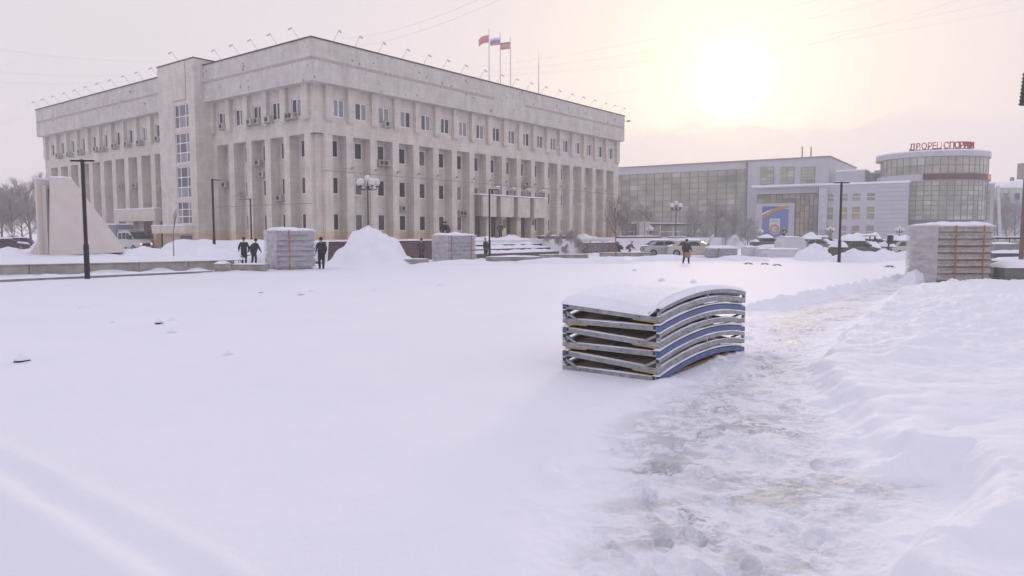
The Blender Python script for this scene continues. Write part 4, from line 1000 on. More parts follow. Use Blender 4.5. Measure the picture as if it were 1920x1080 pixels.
# local frame: x along the board height (towards the near corner), y along the board length, z up
SB = Matrix.Translation(P0 + Vector((0, 0, stack_z))) @ Matrix.Rotation(E1, 4, 'Z') @ Matrix.Translation((-BW, 0, 0))
SAG = .14; TILT = .10
def arcz(y): s = y / BL * 2 - 1; return SAG * (1 - s * s)
def arc_bar(m, x0, x1, z0, z1, y0=0.0, y1=BL, n=18):   # curved rail
    b = len(m.v)
    for k in range(n + 1):
        y = y0 + (y1 - y0) * k / n; h = arcz(y)
        m.v += [(x0, y, z0 + h), (x1, y, z0 + h), (x1, y, z1 + h), (x0, y, z1 + h)]
    for k in range(n):
        c = b + k * 4
        for i in range(4): m.f.append((c + i, c + (i + 1) % 4, c + 4 + (i + 1) % 4, c + 4 + i))
    m.f.append((b, b + 3, b + 2, b + 1)); e = b + n * 4; m.f.append((e, e + 1, e + 2, e + 3)); return m
def rink_board(k, label):
    flip = k % 2 == 1                       # odd ones turned round, foot towards the corner
    pair = k // 2
    zb_ = .03 + pair * .345 + (.115 if flip else 0)
    t = empty('rink_board', SB @ Vector((0, 0, zb_)), E1, label, 'rink board', 'stacked curved rink boards')
    tilt = TILT if flip else -.008          # height difference from left to right along the end
    X = lambda a: (BW - a) if flip else a   # a: 0 at foot, BW at cap
    def zx(x): return (-tilt * (x / BW) * (1.0) + tilt) if flip else (tilt * x / BW)
    def B(name, mt, a0, a1, z0, z1, y0=0.0, y1=BL, n=18, bev=.006):
        m = MB(); x0, x1 = sorted((X(a0), X(a1))); za, zc_ = zx(x0), zx(x1)
        arc_bar(m, x0, x1, 0, 0, y0, y1, n)
        # give the bar its own heights at both edges
        for i in range(len(m.v)):
            x, y, z = m.v[i]; top = i % 4 in (2, 3); base = za if i % 4 in (0, 3) else zc_
            m.v[i] = (x, y, base + (z1 if top else z0) + arcz(y))
        return m.build(name, mt, t, smooth=False)
    B('panel', M_ply, .03, BW - .05, .0, .014)
    B('kick_strip', M_yellow, .05, .40, -.016, -.002, -.006, BL - .004)
    B('foot_rail', M_galv, .0, .05, .0, .068)
    B('upper_rail', M_galv, .0, .045, .128, .186)
    B('middle_rail', M_galv, .72, .77, .016, .07)
    B('cap_rail', M_galv, BW - .10, BW - .052, .016, .075)
    B('blue_cap', M_blue, BW - .05, BW, -.012, .062, -.004, BL + .004)
    for y in (0.0, BL / 2 - .02, BL - .045):
        h = arcz(y)
        m = MB(); x0, x1 = X(.051), X(BW - .101)
        p, q = Vector((x0, y + .022, zx(x0) + .034 + h)), Vector((x1, y + .022, zx(x1) + .034 + h))
        m.beam(p, q, .045, .062); m.build('end_bar' if y != BL / 2 - .02 else 'cross_bar', M_galv, t)
        # post and diagonal gusset at the foot
        m = MB(); xp = X(.025); z = zx(xp) + h
        m.box(xp - .024, xp + .024, y + .001, y + .044, z + .069, z + .127); m.build('foot_post', M_galv, t)
        m = MB(); p = Vector((X(.05), y + .022, zx(X(.05)) + .158 + h)); q = Vector((X(.225), y + .022, zx(X(.2)) + .062 + h)); m.beam(p, q, .03, .035)
        m.build('gusset', M_galv, t)
        m = MB(); xq = X(.03); m.box(xq - .021, xq + .021, y - .004, y - .001, zx(xq) + h + .136, zx(xq) + h + .178); m.build('tube_end', M_dark, t)
        m = MB(); xq = X(BW - .08); m.box(xq - .019, xq + .019, y - .004, y - .001, zx(xq) + h + .022, zx(xq) + h + .07); m.build('tube_end', M_dark, t)
        for a in (.30, .95):
            xq = X(a); m = MB(); m.lathe([(.009, -.003), (.009, .003)], 8); v = [(x + xq, z_ + y - .002, yy + zx(xq) + .036 + h) for x, yy, z_ in m.v]; m.v = v; m.build('bolt_hole', M_dark, t)
    # thin snow lying on the rails that stick out
    def S(a0, a1, z0, th, y0=0.0, y1=BL):
        x0, x1 = sorted((X(a0), X(a1))); m = MB(); n = 40; kk = 5; sd = random.random() * 50
        for i in range(n + 1):
            y = y0 + (y1 - y0) * i / n
            for j in range(kk):
                s = j / (kk - 1); x = x0 + (x1 - x0) * s
                e = (math.sin(math.pi * (.12 + .76 * s))) * (1 + .5 * float(fbm(np.array([y * 3 + sd]), np.array([x * 8]), 3, 7)[0]))
                m.v.append((x, y, zx(x) + z0 + arcz(y) + .002 + th * max(.05, e)))
        for i in range(n):
            for j in range(kk - 1): c = i * kk + j; m.f.append((c, c + 1, c + kk + 1, c + kk))
        b = len(m.v)
        for i in range(n + 1):
            y = y0 + (y1 - y0) * i / n
            for x in (x0, x1): m.v.append((x, y, zx(x) + z0 + arcz(y) + .001))
        for i in range(n):
            m.f.append((i * kk, (i + 1) * kk, b + 2 * (i + 1), b + 2 * i)); m.f.append((i * kk + kk - 1, b + 2 * i + 1, b + 2 * (i + 1) + 1, (i + 1) * kk + kk - 1))
        m.f.append(tuple([b, b + 1] + [kk - 1 - j for j in range(kk)])); m.f.append(tuple([n * kk + j for j in range(kk)] + [b + 2 * n + 1, b + 2 * n]))
        return m.build('snow_dusting', M_snow, t, smooth=True)
    S(BW - .098, BW + .002, .077, .022)
    S(-.002, .05, .188, .022)
    S(.0, .052, .070, .010)
    # snow on the end bar
    S(.23, BW - .11, .066, .009, .0, .045)
    return t
order = ['lowest', 'second from the bottom', 'third from the bottom', 'third from the top', 'second from the top']
for k in range(6):
    lab = ('snow-capped curved rink board on top of the near stack' if k == 5 else 'curved rink board with %s edge facing right, %s in its stack' % (('blue', 'grey')[k % 2], order[k]))
    b = rink_board(k, lab)
# deep snow on the uppermost board
top_z = .03 + 2 * .345 + .115
m = MB(); nx, ny = 26, 46
def snow_top(x, y):
    e = min(1, (x + .03) / .16, (BW + .02 - x) / .10) ; e2 = min(1, (y + .02) / .10, (BL + .03 - y) / .12)
    e = max(0, e); e2 = max(0, e2); e = math.sqrt(1 - (1 - e) ** 2); e2 = math.sqrt(1 - (1 - e2) ** 2)
    base = top_z + arcz(y) + .062 * (1 - x / BW) + (.088 if x < BW - .06 else .215)
    bank = .075 + .045 * math.sin(math.pi * min(1, max(0, x / 1.1))) + .02 * math.sin(y * 1.3 + 1)
    return base, bank * e * e2 * (1 + .10 * float(fbm(np.array([x * 2.2]), np.array([y * 1.6]), 3, 13)[0]))
for i in range(nx + 1):
    for j in range(ny + 1):
        x = -.03 + (BW + .05) * i / nx; y = -.02 + (BL + .05) * j / ny
        b_, e_ = snow_top(x, y); b_ = top_z + arcz(y) + TILT * (1 - x / BW) + .068 + (.120 * max(0, min(1, (x - (BW - .13)) / .06)))
        m.v.append((x, y, b_ + e_))
nb = len(m.v)
for i in range(nx + 1):
    for j in range(ny + 1):
        x = -.03 + (BW + .05) * i / nx; y = -.02 + (BL + .05) * j / ny
        m.v.append((x, y, top_z + arcz(y) + TILT * (1 - x / BW) + .066 + (.120 * max(0, min(1, (x - (BW - .13)) / .06)))))
W_ = ny + 1
for i in range(nx):
    for j in range(ny):
        a = i * W_ + j; m.f.append((a, a + W_, a + W_ + 1, a + 1)); m.f.append((nb + a, nb + a + 1, nb + a + W_ + 1, nb + a + W_))
for i in range(nx): m.f.append((i * W_, nb + i * W_, nb + (i + 1) * W_, (i + 1) * W_)); a = i * W_ + ny; m.f.append((a, a + W_, nb + a + W_, nb + a))
for j in range(ny): m.f.append((j, j + 1, nb + j + 1, nb + j)); a = nx * W_ + j; m.f.append((a, nb + a, nb + a + 1, a + 1))
o = m.build('snow_cap', M_snow, b, smooth=True); 
o.data.transform(Matrix.Translation((0, 0, -(top_z))))
# pallet underneath
pl = empty('pallet', SB @ Vector((0, 0, 0)), E1, 'weathered wooden pallet under the stack of rink boards', 'pallet')
def pb(name, x0, x1, y0, y1, z0, z1): MB().box(x0, x1, y0, y1, z0, z1).build(name, M_wood, pl, bevel=.004)
for j, y in enumerate((.55, 1.25, 1.95, 2.65)):
    for x in (.08, .68, 1.28): pb('block', x, x + .145, y, y + .11, .03, max(.04, arcz(y) - .014))
for x in (.08, .68, 1.28): pb('runner', x, x + .145, .5, 2.85, .0, .028)
for x in (.04, 1.36): pb('stringer', x, x + .12, .7, 2.7, .045, .075)
for j in range(7): y = .5 + j * .36; pb('deck_board', .03, 1.48, y, y + .11, arcz(y + .05) - .012, arcz(y + .05) + .008)

# ================================================================== film-wrapped stacks
M_board = mat('board_grey', (.36, .35, .345), .7, .2, 5); M_boardw = mat('board_buff', (.47, .41, .345), .75, .25, 6, dirt=(.33, .295, .26))
M_edge = mat('board_edge_blue', (.09, .10, .26), .6, .2, 4); M_edged = mat('board_edge_dark', (.085, .085, .12), .6, .2, 4)
M_strap = mat('strap_orange', (.34, .13, .06), .6)
def film_mat(name, a, col):
    m, t, b = NT(name); b.inputs['Base Color'].default_value = (*col, 1); b.inputs['Roughness'].default_value = .3; b.inputs['Specular IOR Level'].default_value = .5
    g = t.nodes.new('ShaderNodeNewGeometry'); mp = t.nodes.new('ShaderNodeMapping'); mp.inputs['Scale'].default_value = (1, 1, 3.2); mp.inputs['Rotation'].default_value = (.3, 0, 0); t.links.new(g.outputs['Position'], mp.inputs[0])
    n = t.nodes.new('ShaderNodeTexNoise'); n.inputs['Scale'].default_value = 1.5; n.inputs['Detail'].default_value = 3; t.links.new(mp.outputs[0], n.inputs['Vector'])
    bp = t.nodes.new('ShaderNodeBump'); bp.inputs['Strength'].default_value = .5; bp.inputs['Distance'].default_value = .10; t.links.new(n.outputs[0], bp.inputs['Height']); t.links.new(bp.outputs[0], b.inputs['Normal'])
    r = t.nodes.new('ShaderNodeMapRange'); t.links.new(n.outputs[0], r.inputs['Value']); r.inputs['From Min'].default_value = .3; r.inputs['From Max'].default_value = .7; r.inputs['To Min'].default_value = max(0, a - .14); r.inputs['To Max'].default_value = min(1, a + .14)
    t.links.new(r.outputs[0], b.inputs['Alpha']); return m
M_film = film_mat('clear_film', .36, (.62, .62, .66)); M_film2 = film_mat('milky_film', .66, (.60, .59, .60)); M_film3 = film_mat('thin_film', .16, (.6, .58, .56))
def wrapped_stack(px, pyb, rz, wd, dp, hgt, nl, label, boardm, edgem, straps, film_front=True):
    c = gp(px, pyb); z = gz(c.x, c.y) - .02
    t = empty('wrapped_stack', (c.x, c.y, z), rz, label, 'board stack', 'film-wrapped stacks of boards')
    MB().box(.1, wd - .1, .1, dp - .1, 0, .1).build('pallet', M_wood, t)
    lh = (hgt - .12) / nl
    for k in range(nl):
        z0 = .11 + k * lh; j = [random.uniform(-.025, .025) for _ in range(4)]
        MB().box(j[0], wd + j[1], j[2], dp, z0 + lh * .22, z0 + lh * .62).build('board', boardm, t, bevel=.012)
        MB().box(.03 + j[3], wd - .02, .04, dp - .03, z0 + lh * .63, z0 + lh * .97).build('board', boardm, t, bevel=.012)
        MB().box(j[0] - .01, wd + j[1] + .01, j[2] - .015, dp + .01, z0 + lh * .02, z0 + lh * .20).build('blue_edge', edgem, t)
    # film: a crumpled shell, milky on the left side, clear in front
    def shell(name, mt, a, b, n=14):
        m = MB(); a = Vector(a); b = Vector(b); nn = (b - a).cross(Vector((0, 0, 1))).normalized()
        for i in range(n + 1):
            for k in range(n + 1):
                p = a.lerp(b, i / n); zz = .03 + (hgt + .02) * k / n; e = min(1, 4 * i / n, 4 * (n - i) / n)
                p = p + nn * (.075 + .055 * e * float(fbm(np.array([i * .5 + a.x]), np.array([k * .9 + i * .35 + rz]), 3, int(abs(px)) % 50)[0])); m.v.append((p.x, p.y, zz))
        for i in range(n):
            for k in range(n): q = i * (n + 1) + k; m.f.append((q, q + n + 1, q + n + 2, q + 1))
        m.build(name, mt, t, smooth=True)
    shell('plastic_wrap', M_film2, (-.03, dp, 0), (-.03, -.125, 0))
    if film_front: shell('plastic_wrap', M_film, (-.105, -.05, 0), (wd + .03, -.05, 0))
    else: shell('plastic_wrap', M_film3, (-.105, -.05, 0), (wd + .03, -.05, 0))
    for s in straps: MB().box(wd * s - .025, wd * s + .025, -.15, -.135, .02, hgt + .02).build('strap', M_strap, t)
    # snow on top
    n = 16; m = MB(); sd = px
    for i in range(n + 1):
        for k in range(n + 1):
            x = -.08 + (wd + .16) * i / n; y = -.1 + (dp + .16) * k / n; e = min(1, 5 * i / n, 5 * (n - i) / n) * min(1, 5 * k / n, 5 * (n - k) / n); e = math.sqrt(max(0, 1 - (1 - e) ** 2))
            m.v.append((x, y, hgt + .02 + e * (.14 + .07 * float(fbm(np.array([x * 1.2 + sd]), np.array([y * 1.2]), 3, 3)[0]))))
    for i in range(n):
        for k in range(n): q = i * (n + 1) + k; m.f.append((q, q + n + 1, q + n + 2, q + 1))
    b_ = len(m.v); m.v += [(-.08, -.1, hgt - .02), (wd + .08, -.1, hgt - .02), (wd + .08, dp + .06, hgt - .02), (-.08, dp + .06, hgt - .02)]
    m.f.append((b_, b_ + 3, b_ + 2, b_ + 1))
    e0 = [i * (n + 1) for i in range(n + 1)]; m.f.append(tuple([b_, b_ + 1] + e0[::-1])); e1 = [n * (n + 1) + k for k in range(n + 1)]; m.f.append(tuple([b_ + 1, b_ + 2] + e1[::-1])); m.f.append(tuple([b_ + 3, b_] + list(range(n + 1))))
    m.build('snow_cap', M_snow, t, smooth=True); return t
wrapped_stack(522, 508, R(36), 2.02, 2.0, 2.05, 7, 'film-wrapped stack of grey boards left of the tallest snow heap', M_board, M_edge, (.28,))
wrapped_stack(841, 494, R(36), 2.1, 2.0, 1.85, 7, 'film-wrapped stack of boards left of the thin black lamp post', M_board, M_edge, (.08, .82))
wrapped_stack(1757, 530, R(2), 2.2, 2.1, 2.35, 8, 'large buff board stack with two orange straps at the right', M_boardw, M_edged, (.28, .80), False)
wrapped_stack(1330, 484, R(3), 2.3, 1.2, .78, 3, 'low stack of blue-edged boards behind the person in dark green', M_board, M_edge, (.3,), True)

# ================================================================== monument on the left
mc = gp(92, 478, .62); my = mc.y
mon = empty('monument', (mc.x, mc.y, .55), 0, 'pale angular concrete monument with slanted wing at the left', 'monument')
def mx_(px, py): q = at(px, py, my); return (q.x - mc.x, q.z - .55)
pl_ = [mx_(*p) for p in ((92, 480), (217, 474), (119, 336), (117, 333), (92, 333))]
o = MB().prism(pl_, 0, 1.3, Matrix.Rotation(R(10), 4, 'Z')).build('sail_slab', M_monum, mon, bevel=.02)
w_ = mx_(92, 400)[0] - mx_(78, 400)[0]; h_ = mx_(80, 336)[1]
MB().box(-w_ - .02, -.38, -.35, 1.0, 0, h_).build('pillar', M_monum, mon, bevel=.03)
MB().box(-.379, -.10, .12, .9, 0, h_ - .35).build('inner_rib', M_monum, mon); MB().box(-.097, -.01, .2, .9, 0, h_ - .6).build('painted_shadow', M_metald, mon)  # last box: thin dark strip painting the shadow line beside the slab
for k, y0 in enumerate((.05, .75)):
    P_ = [mx_(*p) for p in (((78, 480), (54 - k * 12, 476 - k * 8), (78, 439 - k * 14)))]
    MB().prism(P_[::-1], y0, y0 + .5).build('buttress', M_monum, mon, bevel=.02)
    a, b2 = P_[1], P_[2]
    m = MB(); m.beam((a[0], y0 + .25, a[1] + .05), (b2[0], y0 + .25, b2[1] + .05), .5, .10); m.build('snow_cap', M_snow, mon)
m = MB(); m.box(pl_[4][0] + .02, pl_[3][0], .05, 1.2, pl_[4][1] + .004, pl_[4][1] + .10, Matrix.Rotation(R(10), 4, 'Z')); m.build('snow_cap', M_snow, mon)
m = MB(); m.box(-w_, -.4, -.32, .95, h_ + .004, h_ + .09); m.build('snow_cap', M_snow, mon)

# ================================================================== lamps
def t_lamp(px, pyb, pyt, Y, label, arm=(1, 1), rz=0, ln=.85):
    b = at(px, pyb, Y); top = at(px, pyt, Y).z; z0 = min(b.z, gz(b.x, b.y)) - .05; hgt = top - z0
    t = empty('lamp_post', (b.x, b.y, z0), rz, label, 'lamp post', 'black square lamp posts round the square')
    MB().box(-.085, .085, -.07, .07, 0, min(1.6, hgt * .3)).build('base_sleeve', M_black, t)
    MB().box(-.06, .06, -.05, .05, min(1.6, hgt * .3) + .002, hgt).build('pole', M_black, t)
    for s, on in zip((-1, 1), arm):
        if on:
            o = MB().box(min(s * .062, s * ln), max(s * .062, s * ln), -.09, .09, hgt - .09, hgt - .02).build('lamp_arm', M_black, t)
            MB().box(min(s * .2, s * (ln - .05)), max(s * .2, s * (ln - .05)), -.07, .07, hgt - .105, hgt - .092).build('light_panel', M_acw, o)
            MB().box(min(s * .08, s * ln), max(s * .08, s * ln), -.08, .08, hgt - .018, hgt + .012).build('snow_cap', M_snow, o)
    return t
b = ggp(165, 523); t_lamp(164, 522, 299, b.y, 'nearest black lamp post, in front of the monument', ln=.38 + .1)
t_lamp(402, 468, 335, 53, 'black lamp post seen edge-on left of the workers', arm=(0, 1), rz=R(80))
t_lamp(472, 468, 372, 72, 'slim black lamp post with left arm behind the workers', arm=(1, 0), ln=1.05)
b = ggp(918, 490); t_lamp(918, 490, 354, b.y, 'black lamp post with right arm before the main entrance', arm=(0, 1), ln=.62)
b = ggp(1573, 492); t_lamp(1573, 492, 341, b.y, 'black T-topped lamp post among the buried cars', ln=.5)
def globe_lamp(px, pytop, Y, z0, n, label, r=.27, scale=1.0, arm=.75):
    top = at(px, pytop, Y); hgt = (top.z - z0) / scale
    t = empty('globe_lamp', (top.x, top.y, z0), 0, label, 'lamp post', 'old-style globe lamps'); t.scale = (scale,) * 3
    MB().lathe([(.22, 0), (.22, .25), (.12, .35), (.09, .9), (.12, .95), (.06, 1.05), (.05, hgt - 1.1), (.12, hgt - 1.05), (.10, hgt - .9), (.05, hgt - .85), (.04, hgt - 2 * r)], 10).build('column', M_iron, t)
    prof = [(r * math.sin(math.pi * k / 8), r - r * math.cos(math.pi * k / 8)) for k in range(9)]
    prof = [(max(.01, a), b) for a, b in prof]
    def glb(x, y, z):
        o = MB().lathe(prof, 14, (x, y, z)).build('globe', M_globe, t, smooth=True)
        m = MB().lathe([(r * 1.0 * math.cos(k * .26), r + r * 1.02 * math.sin(k * .26) + .02) for k in range(2, 7)], 12, (x, y, z)); m.build('snow_cap', M_snow, o, smooth=True)
    glb(0, 0, hgt - 2 * r)
    for k in range(n):
        a = TAU * (k + .3) / n; x, y = arm * math.cos(a), arm * math.sin(a)
        m = MB(); P = [Vector((0, 0, hgt - 1.0)), Vector((x * .5, y * .5, hgt - 1.18)), Vector((x, y, hgt - 1.1)), Vector((x, y, hgt - .82))]
        for p_, q_ in zip(P, P[1:]): m.bar(p_, q_, .035, n=5)
        m.lathe([(.04, 0), (.11, .06), (.11, .1), (.05, .13)], 8, (x, y, hgt - .95)); m.build('arm', M_iron, t)
        glb(x, y, hgt - .83)
    return t
globe_lamp(689, 329, 60, ZT - .06, 5, 'five-armed white globe lamp rising behind the tallest snow heap')
globe_lamp(1268, 377, 95, .9, 4, 'tall globe lamp on a brown pedestal before the glass wall')
pz = at(1268, 437, 95); MB().box(-1.0, 1.0, -1.0, 1.0, 0, .9 + .9).mesh('x', M_granite)
pd = empty('pedestal', (pz.x, pz.y, 0), 0, 'square brown granite pedestal carrying the tall globe lamp', 'pedestal')
MB().box(-1.0, 1.0, -1.0, 1.0, 1.15, 1.5).build('top_slab', M_granite, pd); MB().box(-.6, .6, -.6, .6, 0, 1.147).build('shaft', M_granite, pd); MB().box(-.98, .98, -.98, .98, 1.503, 1.6).build('snow_cap', M_snow, pd)
globe_lamp(1557, 424, 120, 0, 4, 'small globe lamp left of the T-topped lamp post', scale=.9, arm=.6)
globe_lamp(1687, 424, 116, 0, 4, 'small globe lamp beside the large buff board stack', scale=.9, arm=.6)
globe_lamp(1425, 428, 118, 0, 4, 'small globe lamp at the left edge of the blue banner', scale=.9, arm=.5)
globe_lamp(1219, 423, 100, 0, 3, 'small globe lamp among the frosted bushes by the pavilion', scale=.9, arm=.45)
globe_lamp(24, 437, 96, 0, 2, 'small twin globe lamp under the trees at the left edge', scale=.85, arm=.5)

# ================================================================== vehicles
M_tyre = mat('tyre', (.02, .02, .022), .8); M_rim = mat('rim', (.25, .25, .26), .4, metal=.5)
M_cglass = mat('car_glass', (.03, .033, .038), .12, .2, spec=.5)
M_head = mat('headlamp', (.55, .55, .55), .2); M_tail = mat('tail_lamp', (.3, .03, .03), .3)
def wheel(par, x, y, r=.32, w=.2):
    m = MB(); P = [(r * .6, -w / 2), (r * .95, -w / 2), (r, -w / 2 + .03), (r, w / 2 - .03), (r * .95, w / 2), (r * .6, w / 2)]
    m.lathe(P, 18); m.v = [(a, c, b) for a, b, c in m.v]; o = m.build('wheel', M_tyre, par, loc=(x, y, r))
    m = MB(); m.lathe([(r * .58, -w / 2 - .01), (r * .58, w / 2 + .01)], 14); m.v = [(a, c, b) for a, b, c in m.v]; m.build('rim', M_rim, o)
def loft(m, secs):       # secs: (x, half width, z0, z1) boxes lofted along x with rounded shoulders
    b = len(m.v); k = 8
    for x, hw_, z0, z1 in secs:
        c = min(.12, (z1 - z0) * .3)
        m.v += [(x, -hw_ + .05, z0), (x, hw_ - .05, z0), (x, hw_, z0 + c), (x, hw_, z1 - c), (x, hw_ - c * .8, z1), (x, -hw_ + c * .8, z1), (x, -hw_, z1 - c), (x, -hw_, z0 + c)]
    for i in range(len(secs) - 1):
        for j in range(k): a = b + i * k + j; q = b + i * k + (j + 1) % k; m.f.append((a, a + k, q + k, q))
    m.f.append(tuple(b + j for j in range(k))); e = b + (len(secs) - 1) * k; m.f.append(tuple(e + j for j in reversed(range(k)))); return m
def car(px, pyb, rz, paint, label, snow=1.0, name='parked_car', van=False, open_hood=False):
    c = gp(px, pyb); z = gz(c.x, c.y)
    t = empty(name, (c.x, c.y, z - .03), rz, label, 'car', 'cars parked in the snow')
    m = MB(); loft(m, [(-2.2, .62, .45, .72), (-2.12, .76, .28, .84), (-1.6, .84, .2, .95), (-.6, .86, .18, .96), (.6, .86, .18, .95), (1.5, .84, .2, .88), (2.05, .74, .26, .74), (2.18, .6, .38, .62)])
    o = m.build('body', paint, t, smooth=False, bevel=.03)
    m = MB(); zt = 1.5 if van else 1.42
    loft(m, [(-1.75, .66, .93, 1.0), (-1.2, .66, .93, zt - .05), (-.4, .66, .93, zt), (.35, .66, .93, zt - .02), (1.15, .66, .90, .97)])
    m.build('cabin', paint, t, bevel=.02)
    for s in (-1, 1):
        for P in ([(-1.25, .99), (-.45, .99), (-.45, zt - .12), (-1.02, zt - .14)], [(-.37, .99), (.72, .99), (.28, zt - .13), (-.37, zt - .12)]):
            y0 = s * .668; MB().prism(P, min(y0, y0 + s * .012), max(y0, y0 + s * .012)).build('side_window', M_cglass, t)
        MB().box(2.08, 2.17, min(s * .35, s * .62), max(s * .35, s * .62), .52, .66).build('headlight', M_head, t)
        MB().box(-2.2, -2.1, min(s * .4, s * .7), max(s * .4, s * .7), .55, .75).build('tail_light', M_tail, t)
        for x in (-1.35, 1.35): wheel(t, x, s * .76)
        MB().box(.55, .68, min(s * .80, s * .98), max(s * .80, s * .98), .95, 1.08).build('mirror', paint, t)
    m = MB(); m.quad((.42, -.58, zt - .09), (.42, .58, zt - .09), (1.1, .6, 1.02), (1.1, -.6, 1.02)); m.v = [(x + .035, y, z_ + .02) for x, y, z_ in m.v]; m.build('windscreen', M_cglass, t)
    m = MB(); m.quad((-1.28, .56, zt - .12), (-1.28, -.56, zt - .12), (-1.68, -.56, 1.06), (-1.68, .56, 1.06)); m.v = [(x - .03, y, z_ + .02) for x, y, z_ in m.v]; m.build('rear_window', M_cglass, t)
    if open_hood: m = MB(); m.box(0, 1.0, -.7, .7, 0, .05, Matrix.Translation((1.0, 0, .95)) @ Matrix.Rotation(R(-62), 4, 'Y')); m.build('open_bonnet', paint, t)
    if snow > 0:
        def cap(x0, x1, hw_, zf, th, nm='snow_cap'):
            m = MB(); n, k = 12, 8; sd = random.random() * 99
            for i in range(n + 1):
                for j in range(k + 1):
                    s_, q = i / n, j / k; x = x0 + (x1 - x0) * s_; y = -hw_ + 2 * hw_ * q
                    e = min(1, 3.5 * s_, 3.5 * (1 - s_)) * min(1, 3.5 * q, 3.5 * (1 - q)); e = math.sqrt(max(0, 1 - (1 - e) ** 2))
                    m.v.append((x, y, zf(x) + th * snow * e * (1 + .4 * float(fbm(np.array([x * 1.5 + sd]), np.array([y * 1.5]), 3, 3)[0]))))
            for i in range(n):
                for j in range(k): a = i * (k + 1) + j; m.f.append((a, a + k + 1, a + k + 2, a + 1))
            m.build(nm, M_snow, t, smooth=True)
        cap(-1.35, .5, .66, lambda x: zt - .03, .22)
        cap(.95, 2.15, .78, lambda x: .92 - max(0, x - 1.0) * .16, .2); cap(-2.2, -1.5, .76, lambda x: .9, .2)
        if snow > 1:
            for s in (-1, 1): m = MB(); loft(m, [(-2.4, .1, 0, .3), (-1.2, .32, 0, .55), (.3, .3, 0, .6), (1.4, .32, 0, .45), (2.4, .1, 0, .3)]); m.v = [(x, y + s * .95, z_) for x, y, z_ in m.v]; m.build('snow_bank', M_snow, t, smooth=True)
    return t
PS = mat('paint_silver', (.42, .42, .43), .35, .05, metal=.3); PW = mat('paint_cream', (.5, .47, .42), .4, .05); PD = mat('paint_dark', (.05, .05, .06), .35); PG = mat('paint_green_dark', (.09, .11, .09), .4); PR = mat('paint_red', (.07, .035, .04), .35); PB_ = mat('paint_blue_dark', (.06, .07, .16), .35); PGy = mat('paint_grey', (.2, .2, .21), .4)
car(1250, 480, R(2), PS, 'silver saloon car parked beside the person in dark green', .35)
car(1303, 482, R(-24), PW, 'cream car behind the person in dark green', .6, open_hood=True)
car(1440, 466, R(10), PG, 'dark green car half buried left of the tall pale block', 1.6)
car(1527, 474, R(14), PGy, 'snow-buried grey car just left of the T-topped lamp post', 2.2)
car(1546, 461, R(-6), PD, 'far dark car with snowy roof behind the T-topped lamp post', 1.2)
car(1603, 484, R(24), PG, 'snow-buried dark green car right of the T-topped lamp post', 2.2)
car(1640, 470, R(8), PGy, 'snow-buried grey car below the dark metal frame', 2.4)
car(1690, 482, R(26), PW, 'snow-buried pale car against the large buff board stack', 2.0)
car(1698, 463, R(-8), PB_, 'far dark blue car behind the leaning post', 1.3)
car(1522, 455, R(4), PGy, 'farthest snow-roofed grey car right of the banner', 1.4)
car(14, 470, R(30), PR, 'dark maroon car parked under the trees at the left edge', .9)
car(44, 466, R(26), PB_, 'dark blue car parked beside the monument', .5)
# light truck with crew cab and box
M_truckw = mat('truck_white', (.58, .58, .59), .4, .05); M_tarp = mat('box_grey', (.24, .245, .265), .7, .1, bump=.2, bscale=3)
tc_ = gp(246, 470, .05)
tr = empty('light_truck', (tc_.x, tc_.y, .0), R(-28), 'white crew-cab truck with grey box body by the side entrance', 'truck')
m = MB(); loft(m, [(-.9, .98, .5, 2.2), (.4, .98, .45, 2.28), (1.0, .96, .42, 2.2), (1.75, .93, .42, 1.32), (2.35, .90, .42, 1.18), (2.62, .78, .5, .95)]); m.build('cab', M_truckw, tr, bevel=.04)
m = MB(); m.quad((1.05, -.82, 2.1), (1.05, .82, 2.1), (1.74, .84, 1.36), (1.74, -.84, 1.36)); m.v = [(x + .03, y, z + .03) for x, y, z in m.v]; m.build('windscreen', M_cglass, tr)
for s in (-1, 1):
    for P in ([(-.7, 1.35), (-.15, 1.35), (-.15, 2.0), (-.7, 2.0)], [(.0, 1.35), (.55, 1.35), (.55, 2.02), (.0, 2.02)], [(.65, 1.35), (1.55, 1.3), (1.05, 2.0), (.65, 2.02)]):
        y0 = s * .982; MB().prism(P, min(y0, y0 + s * .015), max(y0, y0 + s * .015)).build('side_window', M_cglass, tr)
    q = MB().box(2.45, 2.64, min(s * .5, s * .76), max(s * .5, s * .76), .72, .92).build('headlight', mat('headlamp_lit', (.9, .6, .3), .3, emit=((1, .5, .2), .8)), tr)
    MB().box(1.45, 1.6, min(s * .98, s * 1.25), max(s * .98, s * 1.25), 1.3, 1.75).build('mirror', M_dark, tr)
    wheel(tr, 1.7, s * .85, .36); wheel(tr, -2.6, s * .85, .36)
MB().box(2.56, 2.66, -.48, .48, .55, .88).build('grille', M_dark, tr); MB().box(2.3, 2.72, -.9, .9, .32, .5).build('bumper', M_concd, tr)
MB().box(-4.6, -1.0, -1.08, 1.08, .75, 2.9).build('cargo_box', M_tarp, tr, bevel=.04); MB().box(-4.65, -.95, -1.12, 1.12, 2.904, 3.05).build('snow_cap', M_snow, tr, bevel=.05)
MB().box(-.9, 1.1, -.9, .9, 2.29, 2.36).build('cab_snow', M_snow, tr, bevel=.03)
tc_ = gp(302, 468, .05)
fb = empty('flatbed_truck', (tc_.x, tc_.y + 2, 0), R(-2), 'grey flatbed truck with raised side boards next to the white truck', 'truck')
MB().box(-2.2, 2.6, -1.0, 1.0, 1.3, 2.15).build('side_boards', mat('flatbed_green_grey', (.20, .23, .23), .6), fb, bevel=.03); MB().box(-2.2, 3.6, -.8, .8, .75, 1.1).build('chassis', M_concd, fb); MB().box(-2.2, 3.4, -1.02, 1.02, 1.11, 1.28).build('snowy_deck', M_snow, fb)
